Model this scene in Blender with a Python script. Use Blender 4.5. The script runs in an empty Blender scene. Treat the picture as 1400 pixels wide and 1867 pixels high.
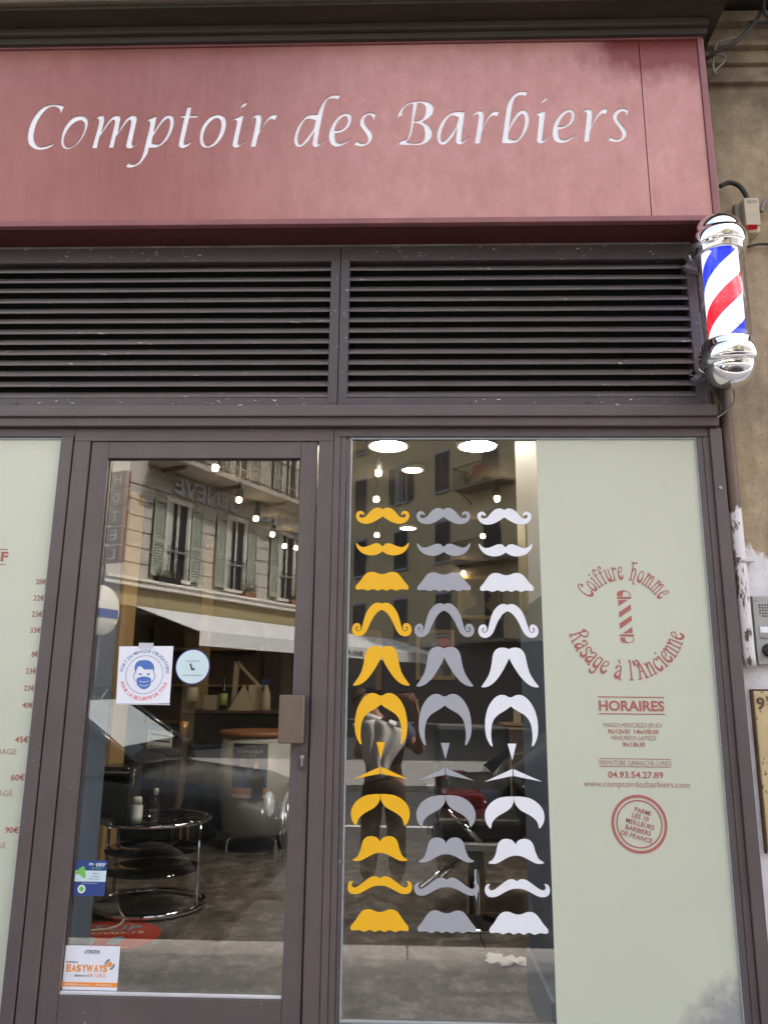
import bpy, bmesh, math, random
import numpy as np
from mathutils import Vector, Matrix
random.seed(7)
SC = bpy.context.scene
COL = SC.collection
rad = math.radians

# ---------------------------------------------------------------- camera
F_PX, IW, IH = 1422.0, 1400.0, 1867.0
YAW, PITCH, ROLL = 0.03174, 0.22536, 0.009846
CAM_D, CAM_H = 3.3, 1.57
_cy, _sy, _cp, _sp = math.cos(YAW), math.sin(YAW), math.cos(PITCH), math.sin(PITCH)
C_F = Vector((-_sy*_cp, _cy*_cp, _sp))
_r0 = Vector((_cy, _sy, 0)); _u0 = _r0.cross(C_F)
C_R = _r0*math.cos(ROLL) + _u0*math.sin(ROLL)
C_U = -_r0*math.sin(ROLL) + _u0*math.cos(ROLL)
CAM_POS = Vector((0, -CAM_D, CAM_H))
cam = bpy.data.cameras.new('camera')
cam_ob = bpy.data.objects.new('camera', cam)
COL.objects.link(cam_ob)
m = Matrix((C_R, C_U, -C_F)).transposed().to_4x4()
m.translation = CAM_POS
cam_ob.matrix_world = m
cam.sensor_fit = 'VERTICAL'
cam.sensor_height = 24.0
cam.lens = 24.0*F_PX/IH
cam.clip_start = 0.02
cam.clip_end = 600
SC.camera = cam_ob

# ---------------------------------------------------------------- light
SUN_EL, SUN_AZ = rad(50), rad(80)          # along the street from the right, a little behind the shop's own facade
world = bpy.data.worlds.new('World'); SC.world = world
world.use_nodes = True
wn = world.node_tree; wn.nodes.clear()
sky = wn.nodes.new('ShaderNodeTexSky'); sky.sky_type = 'NISHITA'; sky.sun_disc = False
sky.sun_elevation = SUN_EL; sky.sun_rotation = SUN_AZ
sky.air_density = 1.0; sky.dust_density = 4.0; sky.ozone_density = 1.0
hs = wn.nodes.new('ShaderNodeHueSaturation'); hs.inputs['Saturation'].default_value = 0.55
bg = wn.nodes.new('ShaderNodeBackground'); bg.inputs['Strength'].default_value = 0.15
wo = wn.nodes.new('ShaderNodeOutputWorld')
wn.links.new(sky.outputs[0], hs.inputs['Color']); wn.links.new(hs.outputs[0], bg.inputs['Color'])
wn.links.new(bg.outputs[0], wo.inputs[0])
sun = bpy.data.lights.new('sun', 'SUN'); sun.energy = 3.0; sun.angle = rad(2); sun.color = (1.0, .95, .87)
sun_ob = bpy.data.objects.new('sun', sun); COL.objects.link(sun_ob)
sd = Vector((math.sin(SUN_AZ)*math.cos(SUN_EL), math.cos(SUN_AZ)*math.cos(SUN_EL), math.sin(SUN_EL)))
sun_ob.rotation_euler = sd.to_track_quat('Z', 'Y').to_euler()
sun_ob.location = sd*60
SC.view_settings.view_transform = 'Standard'
try: SC.view_settings.look = 'None'
except Exception: pass
SC.view_settings.exposure = 2.08
SC.view_settings.gamma = 1.0
SC.render.engine = 'CYCLES'
cy = SC.cycles
cy.use_denoising = True
try:
    cy.denoiser = 'OPENIMAGEDENOISE'; cy.denoising_input_passes = 'RGB_ALBEDO_NORMAL'
except Exception: pass
cy.max_bounces = 10; cy.transparent_max_bounces = 16; cy.glossy_bounces = 5; cy.diffuse_bounces = 4
cy.sample_clamp_indirect = 6.0
cy.caustics_reflective = False; cy.caustics_refractive = False

# ---------------------------------------------------------------- measuring: a photo pixel seen on a known surface
def ray(px, py):
    return C_R*((px-IW/2)/F_PX) - C_U*((py-IH/2)/F_PX) + C_F
def P(px, py, Y=0.0):                       # on the vertical plane y = Y
    d = ray(px, py); return CAM_POS + d*((CAM_D+Y)/d.y)
def G(px, py, z=0.0):                       # on the level plane z
    d = ray(px, py); return CAM_POS + d*((z-CAM_H)/d.z)
def M(px, py, q):                           # seen mirrored in the glass, q metres in front of it
    v = P(px, py, q); return Vector((v.x, -q, v.z))
def lin(r, g, b):
    f = lambda c: (c/12.92 if c <= .04045 else ((c+.055)/1.055)**2.4)
    return (f(r/255), f(g/255), f(b/255))

# ---------------------------------------------------------------- object helpers
def tag(o, label=None, cat=None, group=None, kind=None):
    if label: o['label'] = label
    if cat: o['category'] = cat
    if group: o['group'] = group
    if kind: o['kind'] = kind
    return o
def thing(name, label, cat, loc=(0,0,0), rz=0.0, group=None):
    o = bpy.data.objects.new(name, None); COL.objects.link(o)
    o.empty_display_size = .1
    o.location = loc; o.rotation_euler = (0,0,rz)
    return tag(o, label, cat, group)
def link_mesh(name, me, mats, parent=None, world=True):
    """one mesh object; verts are given in world space unless world=False (then in the parent's own space)"""
    me.name = name
    o = bpy.data.objects.new(name, me); COL.objects.link(o)
    for mt in (mats if isinstance(mats, (list, tuple)) else [mats]): me.materials.append(mt)
    if parent is not None:
        if world:
            root = parent; off = Vector((0,0,0)); rz = 0
            while root is not None: off += Vector(root.location); root = root.parent
            me.transform(Matrix.Translation(-off))
        o.parent = parent
    elif world and len(me.vertices):
        co = np.empty(len(me.vertices)*3); me.vertices.foreach_get('co', co); co = co.reshape(-1,3)
        c = Vector(((co[:,0].min()+co[:,0].max())/2, (co[:,1].min()+co[:,1].max())/2, co[:,2].min()))
        me.transform(Matrix.Translation(-c)); o.location = c
    return o
class MB:
    def __init__(s): s.v = []; s.f = []; s.mi = []; s.sm = []; s.cur = 0
    def add(s, vs, fs, smooth=False):
        n = len(s.v); s.v += [tuple(v) for v in vs]
        for f in fs: s.f.append(tuple(i+n for i in f)); s.mi.append(s.cur); s.sm.append(smooth)
        return s
    def box(s, x0, x1, y0, y1, z0, z1):
        vs = [(x0,y0,z0),(x1,y0,z0),(x1,y1,z0),(x0,y1,z0),(x0,y0,z1),(x1,y0,z1),(x1,y1,z1),(x0,y1,z1)]
        return s.add(vs, [(0,3,2,1),(4,5,6,7),(0,1,5,4),(1,2,6,5),(2,3,7,6),(3,0,4,7)])
    def bbox(s, x0, x1, y0, y1, z0, z1, b=.004, seg=2):
        bm = bmesh.new(); bmesh.ops.create_cube(bm, size=1)
        for v in bm.verts: v.co = Vector(((x0+x1)/2+v.co.x*(x1-x0), (y0+y1)/2+v.co.y*(y1-y0), (z0+z1)/2+v.co.z*(z1-z0)))
        bmesh.ops.bevel(bm, geom=bm.edges[:], offset=min(b, .45*min(x1-x0,y1-y0,z1-z0)), segments=seg, affect='EDGES', profile=.6)
        return s.frombm(bm)
    def frombm(s, bm, smooth=False, xf=None):
        bm.verts.ensure_lookup_table(); bm.verts.index_update()
        s.add([(xf @ v.co) if xf else v.co for v in bm.verts], [[v.index for v in f.verts] for f in bm.faces], smooth)
        bm.free(); return s
    def obox(s, c, ax, ay, az, hx, hy, hz):
        c, ax, ay, az = map(Vector, (c, ax, ay, az)); vs = []
        for k in (-1,1):
            for i, j in ((-1,-1),(1,-1),(1,1),(-1,1)): vs.append(c+ax*hx*i+ay*hy*j+az*hz*k)
        return s.add(vs, [(0,3,2,1),(4,5,6,7),(0,1,5,4),(1,2,6,5),(2,3,7,6),(3,0,4,7)])
    def bar(s, a, b, w, d, up=(0,1,0)):
        a, b = Vector(a), Vector(b); t = (b-a).normalized(); u = Vector(up)
        n = t.cross(u).normalized(); u = n.cross(t)
        return s.obox((a+b)/2, t, n, u, (b-a).length/2, w/2, d/2)
    def tube(s, pts, r, n=10, cap=True, closed=False):
        pts = [Vector(p) for p in pts]; N = len(pts)
        rs = r if isinstance(r, (list, tuple)) else [r]*N
        vs = []; fs = []; prev = None
        for i, p in enumerate(pts):
            if closed: t = pts[(i+1) % N]-pts[i-1]
            else: t = pts[min(i+1,N-1)]-pts[max(i-1,0)]
            t.normalize()
            if prev is None:
                u = Vector((0,0,1)) if abs(t.z) < .9 else Vector((1,0,0))
                u = (u-t*u.dot(t)).normalized()
            else: u = (prev-t*prev.dot(t)).normalized()
            prev = u; w = t.cross(u)
            for k in range(n):
                a = 2*math.pi*k/n; vs.append(p+u*rs[i]*math.cos(a)+w*rs[i]*math.sin(a))
        for i in range(N if closed else N-1):
            j = (i+1) % N
            for k in range(n): fs.append((i*n+k, i*n+(k+1)%n, j*n+(k+1)%n, j*n+k))
        s.add(vs, fs, True)
        if cap and not closed:
            s.add([vs[k] for k in range(n)], [tuple(range(n))[::-1]]); s.add([vs[(N-1)*n+k] for k in range(n)], [tuple(range(n))])
        return s
    def hose(s, pts, r, n=8, k=6):
        p = [np.array(q, float) for q in pts]; N = len(p); out = []
        for i in range(N-1):
            a, b_, c, d = p[max(i-1,0)], p[i], p[i+1], p[min(i+2,N-1)]
            for j in range(k):
                t = j/k; out.append(.5*((2*b_)+(c-a)*t+(2*a-5*b_+4*c-d)*t*t+(3*b_-a-3*c+d)*t**3))
        out.append(p[-1]); return s.tube(out, r, n)
    def lathe(s, prof, c=(0,0,0), n=32, axis='z', smooth=True):
        vs = []; fs = []; c = Vector(c)
        for r, h in prof:
            for k in range(n):
                a = 2*math.pi*k/n
                p = {'z': Vector((r*math.cos(a), r*math.sin(a), h)), 'y': Vector((r*math.cos(a), h, r*math.sin(a))), 'x': Vector((h, r*math.cos(a), r*math.sin(a)))}[axis]
                vs.append(c+p)
        for i in range(len(prof)-1):
            for k in range(n): fs.append((i*n+k, i*n+(k+1)%n, (i+1)*n+(k+1)%n, (i+1)*n+k))
        s.add(vs, fs, smooth)
        if prof[0][0] > 1e-5: s.add(vs[:n], [tuple(range(n))[::-1]])
        if prof[-1][0] > 1e-5: s.add(vs[-n:], [tuple(range(n))])
        return s
    def loft(s, rings, cap=True, smooth=True):
        n = len(rings[0]); vs = [v for r in rings for v in r]; fs = []
        for i in range(len(rings)-1):
            for k in range(n): fs.append((i*n+k, i*n+(k+1)%n, (i+1)*n+(k+1)%n, (i+1)*n+k))
        s.add(vs, fs, smooth)
        if cap: s.add(rings[0], [tuple(range(n))[::-1]]); s.add(rings[-1], [tuple(range(n))])
        return s
    def mesh(s, fix=True):
        me = bpy.data.meshes.new('m'); me.from_pydata([tuple(v) for v in s.v], [], s.f); me.update()
        me.polygons.foreach_set('material_index', s.mi); me.polygons.foreach_set('use_smooth', s.sm)
        if fix:
            bm = bmesh.new(); bm.from_mesh(me); bmesh.ops.remove_doubles(bm, verts=bm.verts[:], dist=1e-6)
            bmesh.ops.recalc_face_normals(bm, faces=bm.faces[:]); bm.to_mesh(me); bm.free()
        return me
    def build(s, name, mats, parent=None, world=True):
        return link_mesh(name, s.mesh(), mats, parent, world)
def structure(name, mb, mt): return tag(mb.build(name, mt), kind='structure')

def shape_mesh(outlines, depth, front=True):
    """filled 2-D outlines (holes by even-odd) -> slab in the x,z plane; front face at y=0, thickness to +y"""
    cu = bpy.data.curves.new('c', 'CURVE'); cu.dimensions = '2D'; cu.fill_mode = 'BOTH'; cu.extrude = depth/2
    for ol in outlines:
        sp = cu.splines.new('POLY'); sp.points.add(len(ol)-1); sp.use_cyclic_u = True
        for pt, (x, z) in zip(sp.points, ol): pt.co = (x, z, 0, 1)
    return _curve_to_mesh(cu, depth)
def _curve_to_mesh(cu, depth):
    o = bpy.data.objects.new('c', cu); COL.objects.link(o)
    dg = bpy.context.evaluated_depsgraph_get()
    me = bpy.data.meshes.new_from_object(o.evaluated_get(dg))
    bpy.data.objects.remove(o); bpy.data.curves.remove(cu)
    me.transform(Matrix.Translation((0, depth/2, 0)) @ Matrix.Rotation(rad(90), 4, 'X'))
    me.materials.clear()
    return me
def text_mesh(body, size, depth=.0008, bold=0.0, shear=0.0, align='LEFT', spacing=1.0):
    cu = bpy.data.curves.new('t', 'FONT'); cu.body = body; cu.size = size; cu.extrude = depth/2
    cu.offset = bold*size; cu.shear = shear; cu.align_x = align; cu.space_character = spacing; cu.resolution_u = 3
    return _curve_to_mesh(cu, depth)
def join(meshes):
    """several meshes (already placed) as one"""
    bm = bmesh.new()
    for me in meshes: bm.from_mesh(me); bpy.data.meshes.remove(me)
    out = bpy.data.meshes.new('j'); bm.to_mesh(out); bm.free(); return out
def bounds(me):
    co = np.empty(len(me.vertices)*3); me.vertices.foreach_get('co', co); co = co.reshape(-1,3)
    return co.min(0), co.max(0)
def fit_text(body, x0, x1, z0, z1, y, bold=0.0, depth=.0008, shear=0.0):
    """text stretched into the rectangle x0..x1, z0..z1 (its ink) with its front at y"""
    me = text_mesh(body, 1.0, 1.0, bold, shear)
    a, b = bounds(me)
    for v in me.vertices:
        v.co = (x0+(v.co.x-a[0])/(b[0]-a[0])*(x1-x0), y+(v.co.y-a[1])/(b[1]-a[1])*depth, z0+(v.co.z-a[2])/(b[2]-a[2])*(z1-z0))
    return me
def spline(text, n=6):
    """'x,y x,y* ...' closed outline; * marks a corner. Catmull-Rom between corners."""
    pts = []; cor = []
    for t in text.split():
        c = t.endswith('*'); t = t.rstrip('*'); a, b = t.split(','); pts.append((float(a), float(b))); cor.append(c)
    return smooth_closed(pts, cor, n)
def smooth_closed(pts, cor, n=6):
    N = len(pts); out = []
    for i in range(N):
        p1 = np.array(pts[i]); p2 = np.array(pts[(i+1) % N])
        p0 = np.array(pts[i-1]) if not cor[i] else 2*p1-p2
        p3 = np.array(pts[(i+2) % N]) if not cor[(i+1) % N] else 2*p2-p1
        d1 = max(np.linalg.norm(p2-p1), 1e-9)**.5; d0 = max(np.linalg.norm(p1-p0), 1e-9)**.5; d2 = max(np.linalg.norm(p3-p2), 1e-9)**.5
        m1 = (p2-p1)/d1**1 if False else ((p1-p0)/d0-(p2-p0)/(d0+d1)+(p2-p1)/d1)*d1
        m2 = ((p2-p1)/d1-(p3-p1)/(d1+d2)+(p3-p2)/d2)*d1
        if cor[i] and cor[(i+1) % N]: out.append(tuple(p1)); continue
        for k in range(n):
            t = k/n; t2, t3 = t*t, t*t*t
            out.append(tuple((2*t3-3*t2+1)*p1+(t3-2*t2+t)*m1+(-2*t3+3*t2)*p2+(t3-t2)*m2))
    return out
def circle(cx, cz, r, n=48): return [(cx+r*math.cos(2*math.pi*k/n), cz+r*math.sin(2*math.pi*k/n)) for k in range(n)]
def rect(x0, x1, z0, z1): return [(x0,z0),(x1,z0),(x1,z1),(x0,z1)]
def slab(outlines, y, depth): # at y (front), in world x,z
    me = shape_mesh(outlines, depth); me.transform(Matrix.Translation((0,y,0))); return me

# pen-drawn lettering: strokes with a width at every point, merged into clean outlines
def pen_outlines(strokes, res=.022):
    samples = []
    for st in strokes:
        pts = np.array([s[:2] for s in st], float); ws = np.array([s[2] if len(s) > 2 else .045 for s in st], float)
        N = len(pts)
        for i in range(N-1):
            p0 = pts[max(i-1,0)]; p1 = pts[i]; p2 = pts[i+1]; p3 = pts[min(i+2,N-1)]
            ns = max(4, int(np.linalg.norm(p2-p1)/.012))
            for k in range(ns):
                t = k/ns
                q = .5*((2*p1)+(p2-p0)*t+(2*p0-5*p1+4*p2-p3)*t*t+(3*p1-p0-3*p2+p3)*t**3)
                samples.append((q[0], q[1], ws[i]*(1-t)+ws[i+1]*t))
        samples.append((pts[-1][0], pts[-1][1], ws[-1]))
    S = np.array(samples)
    x0, x1 = (S[:,0]-S[:,2]).min()-3*res, (S[:,0]+S[:,2]).max()+3*res
    y0, y1 = (S[:,1]-S[:,2]).min()-3*res, (S[:,1]+S[:,2]).max()+3*res
    gx = np.arange(x0, x1+res, res); gy = np.arange(y0, y1+res, res)
    X, Y = np.meshgrid(gx, gy); Fd = np.full(X.shape, 9.0)
    for a, b, w in S: Fd = np.minimum(Fd, np.hypot(X-a, Y-b)-w)
    segs = {}
    ny, nx = Fd.shape
    def ip(i0, j0, i1, j1):
        a, b = Fd[i0,j0], Fd[i1,j1]; t = a/(a-b)
        return (round(gx[j0]+(gx[j1]-gx[j0])*t, 6), round(gy[i0]+(gy[i1]-gy[i0])*t, 6))
    for i in range(ny-1):
        for j in range(nx-1):
            c = [(i,j),(i,j+1),(i+1,j+1),(i+1,j)]
            ins = [Fd[a] < 0 for a in c]
            if all(ins) or not any(ins): continue
            ent = []; ext = []
            for k in range(4):
                a, b = c[k], c[(k+1) % 4]
                if ins[k] and not ins[(k+1) % 4]: ext.append(ip(*a, *b))
                if not ins[k] and ins[(k+1) % 4]: ent.append(ip(*a, *b) if True else None)
            for a, b in zip(ext, ent):
                segs[a] = b
    outs = []
    def norm(p): return p
    keys = dict(segs)
    while keys:
        st, nx_ = next(iter(keys.items())); loop = [st]; cur = st
        while cur in keys:
            nxt = keys.pop(cur); loop.append(nxt); cur = nxt
            if cur == st: break
        if len(loop) > 5: outs.append(loop[:-1] if loop[-1] == loop[0] else loop)
    return outs

# ---------------------------------------------------------------- materials
def newmat(name):
    mt = bpy.data.materials.new(name); mt.use_nodes = True; nt = mt.node_tree; nt.nodes.clear()
    out = nt.nodes.new('ShaderNodeOutputMaterial'); return mt, nt, out
def node(nt, typ, **kw):
    n = nt.nodes.new(typ)
    for k, v in kw.items():
        if k.startswith('_'): setattr(n, k[1:], v)
        else: n.inputs[k].default_value = v
    return n
def coords(nt, scale=(1,1,1)):
    tc = nt.nodes.new('ShaderNodeNewGeometry'); mp = nt.nodes.new('ShaderNodeMapping')
    nt.links.new(tc.outputs['Position'], mp.inputs['Vector']); mp.inputs['Scale'].default_value = scale
    return mp.outputs[0]
def noise(nt, vec, scale, detail=5, rough=.55, dist=0.0):
    n = node(nt, 'ShaderNodeTexNoise', Scale=scale, Detail=detail, Roughness=rough, Distortion=dist)
    nt.links.new(vec, n.inputs['Vector']); return n.outputs['Fac']
def ramp(nt, fac, stops, interp='LINEAR'):
    r = nt.nodes.new('ShaderNodeValToRGB'); r.color_ramp.interpolation = interp
    while len(r.color_ramp.elements) < len(stops): r.color_ramp.elements.new(.5)
    for e, (p, c) in zip(r.color_ramp.elements, stops):
        e.position = p; e.color = (*c, 1) if len(c) == 3 else c
    nt.links.new(fac, r.inputs[0]); return r.outputs[0]
def mixc(nt, fac, a, b, blend='MIX'):
    n = nt.nodes.new('ShaderNodeMix'); n.data_type = 'RGBA'; n.blend_type = blend
    for s, v in ((n.inputs[0], fac), (n.inputs[6], a), (n.inputs[7], b)):
        if hasattr(v, 'node'): nt.links.new(v, s)
        elif isinstance(v, (int, float)): s.default_value = v
        else: s.default_value = (*v[:3], 1)
    return n.outputs[2]
def maths(nt, op, a, b=None, clamp=False):
    n = nt.nodes.new('ShaderNodeMath'); n.operation = op; n.use_clamp = clamp
    for s, v in zip(n.inputs, (a, b)):
        if v is None: continue
        if hasattr(v, 'node'): nt.links.new(v, s)
        else: s.default_value = v
    return n.outputs[0]
def bump(nt, h, strength=.2, dist=.005):
    n = node(nt, 'ShaderNodeBump', Strength=strength, Distance=dist); nt.links.new(h, n.inputs['Height']); return n.outputs[0]
def pbr(nt, out, col, rough=.5, metal=0.0, normal=None, **kw):
    p = nt.nodes.new('ShaderNodeBsdfPrincipled')
    for k, v in (('Base Color', col), ('Roughness', rough), ('Metallic', metal)):
        if hasattr(v, 'node'): nt.links.new(v, p.inputs[k])
        elif k == 'Base Color': p.inputs[k].default_value = (*v[:3], 1)
        else: p.inputs[k].default_value = v
    if normal is not None: nt.links.new(normal, p.inputs['Normal'])
    for k, v in kw.items(): p.inputs[k.replace('_', ' ')].default_value = v
    nt.links.new(p.outputs[0], out.inputs[0]); return p
def surf(name, col, rough=.5, metal=0.0, var=.15, vs=6.0, stretch=(1,1,1), bmp=0.0, bs=60.0, rvar=.1, **kw):
    """a plain surface with gentle patchiness in colour, roughness and relief"""
    mt, nt, out = newmat(name); v = coords(nt, stretch)
    n1 = noise(nt, v, vs, 6, .6)
    c = ramp(nt, n1, [(.25, [x*(1-var) for x in col]), (.75, [min(1, x*(1+var)) for x in col])])
    r = nt.nodes.new('ShaderNodeMapRange'); nt.links.new(n1, r.inputs[0]); r.inputs[3].default_value = max(0, rough-rvar*rough); r.inputs[4].default_value = min(1, rough+rvar*rough)
    nm = bump(nt, noise(nt, v, bs, 4), bmp, .003) if bmp else None
    pbr(nt, out, c, r.outputs[0], metal, nm, **kw); return mt
def emit(name, col, s):
    mt, nt, out = newmat(name); e = node(nt, 'ShaderNodeEmission', Strength=s); e.inputs[0].default_value = (*col, 1)
    nt.links.new(e.outputs[0], out.inputs[0]); return mt
def glass(name, tint=(.965,.98,.972), base=.088, edge=.6):
    mt, nt, out = newmat(name)
    t = nt.nodes.new('ShaderNodeBsdfTransparent'); t.inputs[0].default_value = (*tint, 1)
    g = nt.nodes.new('ShaderNodeBsdfGlossy'); g.inputs['Roughness'].default_value = 0.0
    lw = node(nt, 'ShaderNodeLayerWeight', Blend=.5)
    f = maths(nt, 'POWER', lw.outputs['Facing'], 4.0); f = maths(nt, 'MULTIPLY', f, edge); f = maths(nt, 'ADD', f, base, True)
    mx = nt.nodes.new('ShaderNodeMixShader'); nt.links.new(f, mx.inputs[0]); nt.links.new(t.outputs[0], mx.inputs[1]); nt.links.new(g.outputs[0], mx.inputs[2])
    nt.links.new(mx.outputs[0], out.inputs[0]); return mt

def chipped(name, col, chip=(.62,.6,.6), amount=.70, scale=(9,30,30), rough=.42):
    """old gloss paint with small flakes missing"""
    mt, nt, out = newmat(name); v = coords(nt)
    n1 = noise(nt, v, 5, 6, .6); base = ramp(nt, n1, [(.25, [x*.85 for x in col]), (.75, [x*1.15 for x in col])])
    vs = coords(nt, scale)
    a = noise(nt, vs, 3.2, 3, .6); b = noise(nt, v, 2.3, 2, .5)
    msk = maths(nt, 'ADD', a, maths(nt, 'MULTIPLY', b, .28))
    f = ramp(nt, msk, [(amount+.155, (0,0,0)), (amount+.17, (1,1,1))])
    pbr(nt, out, mixc(nt, f, base, chip), rough, 0, bump(nt, f, .15, .002)); return mt
MAT = {}
MAT['frame'] = chipped('aubergine_paint', (.106,.083,.084), (.50,.47,.49), .735, (26,26,16), .45)
MAT['frame_chip'] = chipped('chipped_aubergine_paint', (.072,.058,.063), amount=.665)
MAT['slat'] = chipped('chipped_slat_paint', (.130,.110,.110), (.66,.63,.63), .69, (6,30,40), .33)
MAT['black'] = surf('black_rubber', (.008,.008,.009), .6, 0, .1)
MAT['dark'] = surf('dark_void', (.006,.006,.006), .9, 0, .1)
MAT['gasket'] = surf('grey_gasket', (.30,.33,.35), .5, 0, .15, 20)
MAT['bead'] = surf('aluminium_bead', (.62,.62,.66), .4, .3, .08)
MAT['glass'] = glass('window_glass')
MAT['white_vinyl'] = surf('white_vinyl', (.80,.80,.86), .45, 0, .02)
MAT['grey_vinyl'] = surf('grey_vinyl', (.365,.37,.41), .5, 0, .03)
MAT['yellow_vinyl'] = surf('yellow_vinyl', (.86,.46,.012), .45, 0, .03)
MAT['red_vinyl'] = surf('red_vinyl', (.40,.125,.11), .55, 0, .05)
MAT['red_vinyl_thin'] = surf('thin_red_vinyl', (.40,.21,.175), .6, 0, .05)
MAT['paper'] = surf('white_paper', (.80,.80,.88), .6, 0, .03, 12)
MAT['blue_ink'] = surf('blue_ink', (.075,.17,.50), .6, 0, .05)
MAT['blue_line'] = surf('slate_blue_ink', (.17,.24,.44), .6, 0, .05)
MAT['red_ink'] = surf('red_ink', (.72,.10,.11), .6, 0, .05)
MAT['orange_ink'] = surf('orange_ink', (.85,.30,.05), .6, 0, .05)
MAT['dark_ink'] = surf('dark_ink', (.05,.05,.075), .6, 0, .05)
MAT['navy_print'] = surf('navy_print', (.028,.06,.24), .5, 0, .05)
MAT['green_print'] = surf('green_print', (.16,.52,.10), .5, 0, .12, 20)
MAT['pale_print'] = surf('pale_blue_print', (.60,.74,.78), .5, 0, .03)
MAT['chrome'] = surf('polished_chrome', (.86,.86,.88), .05, 1.0, .02)
MAT['steel'] = surf('brushed_steel', (.45,.45,.46), .34, 1.0, .06, 30, (1,1,14))
MAT['cable'] = surf('black_cable', (.02,.019,.018), .55, 0, .2)
MAT['cable_grey'] = surf('grey_cable', (.20,.18,.16), .55, 0, .2)
MAT['iron'] = surf('dark_iron', (.02,.02,.022), .5, .2, .1)
# sign sheet: satin red metal with a dusty bloom that also carries painted-in sky sheen
def sign_paint():
    mt, nt, out = newmat('weathered_red_metal_sheen'); v = coords(nt)
    vs = coords(nt, (1, 1, .6))
    clean = ramp(nt, noise(nt, v, 3.0, 4, .5), [(.3, (.16,.028,.024)), (.7, (.20,.042,.036))])
    dust_sheen = ramp(nt, noise(nt, vs, 16, 8, .7), [(.25, (.44,.212,.188)), (.55, (.53,.262,.238)), (.85, (.60,.325,.305))])
    streak = noise(nt, coords(nt, (14, 14, .7)), 2.0, 4, .6)
    big = noise(nt, vs, .9, 5, .55)
    # bloom thins raggedly towards the upper right corner
    sep = nt.nodes.new('ShaderNodeSeparateXYZ'); g = nt.nodes.new('ShaderNodeNewGeometry'); nt.links.new(g.outputs['Position'], sep.inputs[0])
    wx = nt.nodes.new('ShaderNodeMapRange'); nt.links.new(sep.outputs['X'], wx.inputs[0]); wx.inputs[1].default_value = .72; wx.inputs[2].default_value = 1.05
    wz = nt.nodes.new('ShaderNodeMapRange'); nt.links.new(sep.outputs['Z'], wz.inputs[0]); wz.inputs[1].default_value = 4.28; wz.inputs[2].default_value = 4.50
    thin_corner = maths(nt, 'MULTIPLY', wx.outputs[0], wz.outputs[0])
    thin_corner = maths(nt, 'ADD', thin_corner, maths(nt, 'MULTIPLY', maths(nt, 'SUBTRACT', noise(nt, coords(nt, (1,1,.45)), 6, 6, .65), .5), 1.5))
    thin_corner = ramp(nt, thin_corner, [(.22, (0,0,0)), (.80, (1,1,1))])
    lx = nt.nodes.new('ShaderNodeMapRange'); nt.links.new(sep.outputs['X'], lx.inputs[0]); lx.inputs[1].default_value = -.95; lx.inputs[2].default_value = -.1  # reflected building painted in: the pale sky sheen fades towards the left
    bloom_sheen = maths(nt, 'ADD', maths(nt, 'MULTIPLY', big, .55), maths(nt, 'MULTIPLY', lx.outputs[0], .42))
    bloom_sheen = maths(nt, 'ADD', bloom_sheen, maths(nt, 'MULTIPLY', maths(nt, 'SUBTRACT', streak, .5), .14))
    f = ramp(nt, bloom_sheen, [(.12, (.18,.18,.18)), (.75, (.95,.95,.95))])
    f = mixc(nt, thin_corner, f, (0,0,0))
    c = mixc(nt, f, clean, dust_sheen)
    r = ramp(nt, f, [(0, (.30,)*3), (1, (.5,)*3)])
    pbr(nt, out, c, r, .35, bump(nt, noise(nt, vs, 40, 4), .03, .002)); return mt
MAT['sign'] = sign_paint()
MAT['sign_trim'] = surf('red_trim_paint', (.24,.09,.095), .42, .2, .22, 5, (1,1,1))
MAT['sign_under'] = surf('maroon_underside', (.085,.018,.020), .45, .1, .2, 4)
def film_mat(name, col):
    mt, nt, out = newmat(name); v = coords(nt)
    n = noise(nt, v, 1.4, 4, .5)
    sep = nt.nodes.new('ShaderNodeSeparateXYZ'); g = nt.nodes.new('ShaderNodeNewGeometry'); nt.links.new(g.outputs['Position'], sep.inputs[0])
    c = ramp(nt, n, [(.2, [x*.95 for x in col]), (.8, [min(1,x*1.05) for x in col])])
    # grime splashed up into the lowest corner
    dz = nt.nodes.new('ShaderNodeMapRange'); nt.links.new(sep.outputs['Z'], dz.inputs[0]); dz.inputs[1].default_value = .62; dz.inputs[2].default_value = .36
    dx = nt.nodes.new('ShaderNodeMapRange'); nt.links.new(sep.outputs['X'], dx.inputs[0]); dx.inputs[1].default_value = .98; dx.inputs[2].default_value = 1.3
    gr = maths(nt, 'MULTIPLY', maths(nt, 'MULTIPLY', dz.outputs[0], maths(nt, 'ADD', dx.outputs[0], .25)), maths(nt, 'MULTIPLY', noise(nt, v, 11, 5, .65), 3.0))
    f = ramp(nt, gr, [(.45, (0,0,0)), (1.0, (.75,.75,.75))])
    c = mixc(nt, f, c, (.26,.25,.29))
    d = node(nt, 'ShaderNodeBsdfDiffuse'); nt.links.new(c, d.inputs[0])
    t = node(nt, 'ShaderNodeBsdfTranslucent'); nt.links.new(c, t.inputs[0])
    mx = nt.nodes.new('ShaderNodeMixShader'); mx.inputs[0].default_value = .10; nt.links.new(d.outputs[0], mx.inputs[1]); nt.links.new(t.outputs[0], mx.inputs[2])
    gl = node(nt, 'ShaderNodeBsdfGlossy', Roughness=.32)
    m2 = nt.nodes.new('ShaderNodeMixShader'); m2.inputs[0].default_value = .06; nt.links.new(mx.outputs[0], m2.inputs[1]); nt.links.new(gl.outputs[0], m2.inputs[2])
    nt.links.new(m2.outputs[0], out.inputs[0]); return mt
MAT['film'] = film_mat('pale_green_film', (.635,.655,.535))
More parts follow.
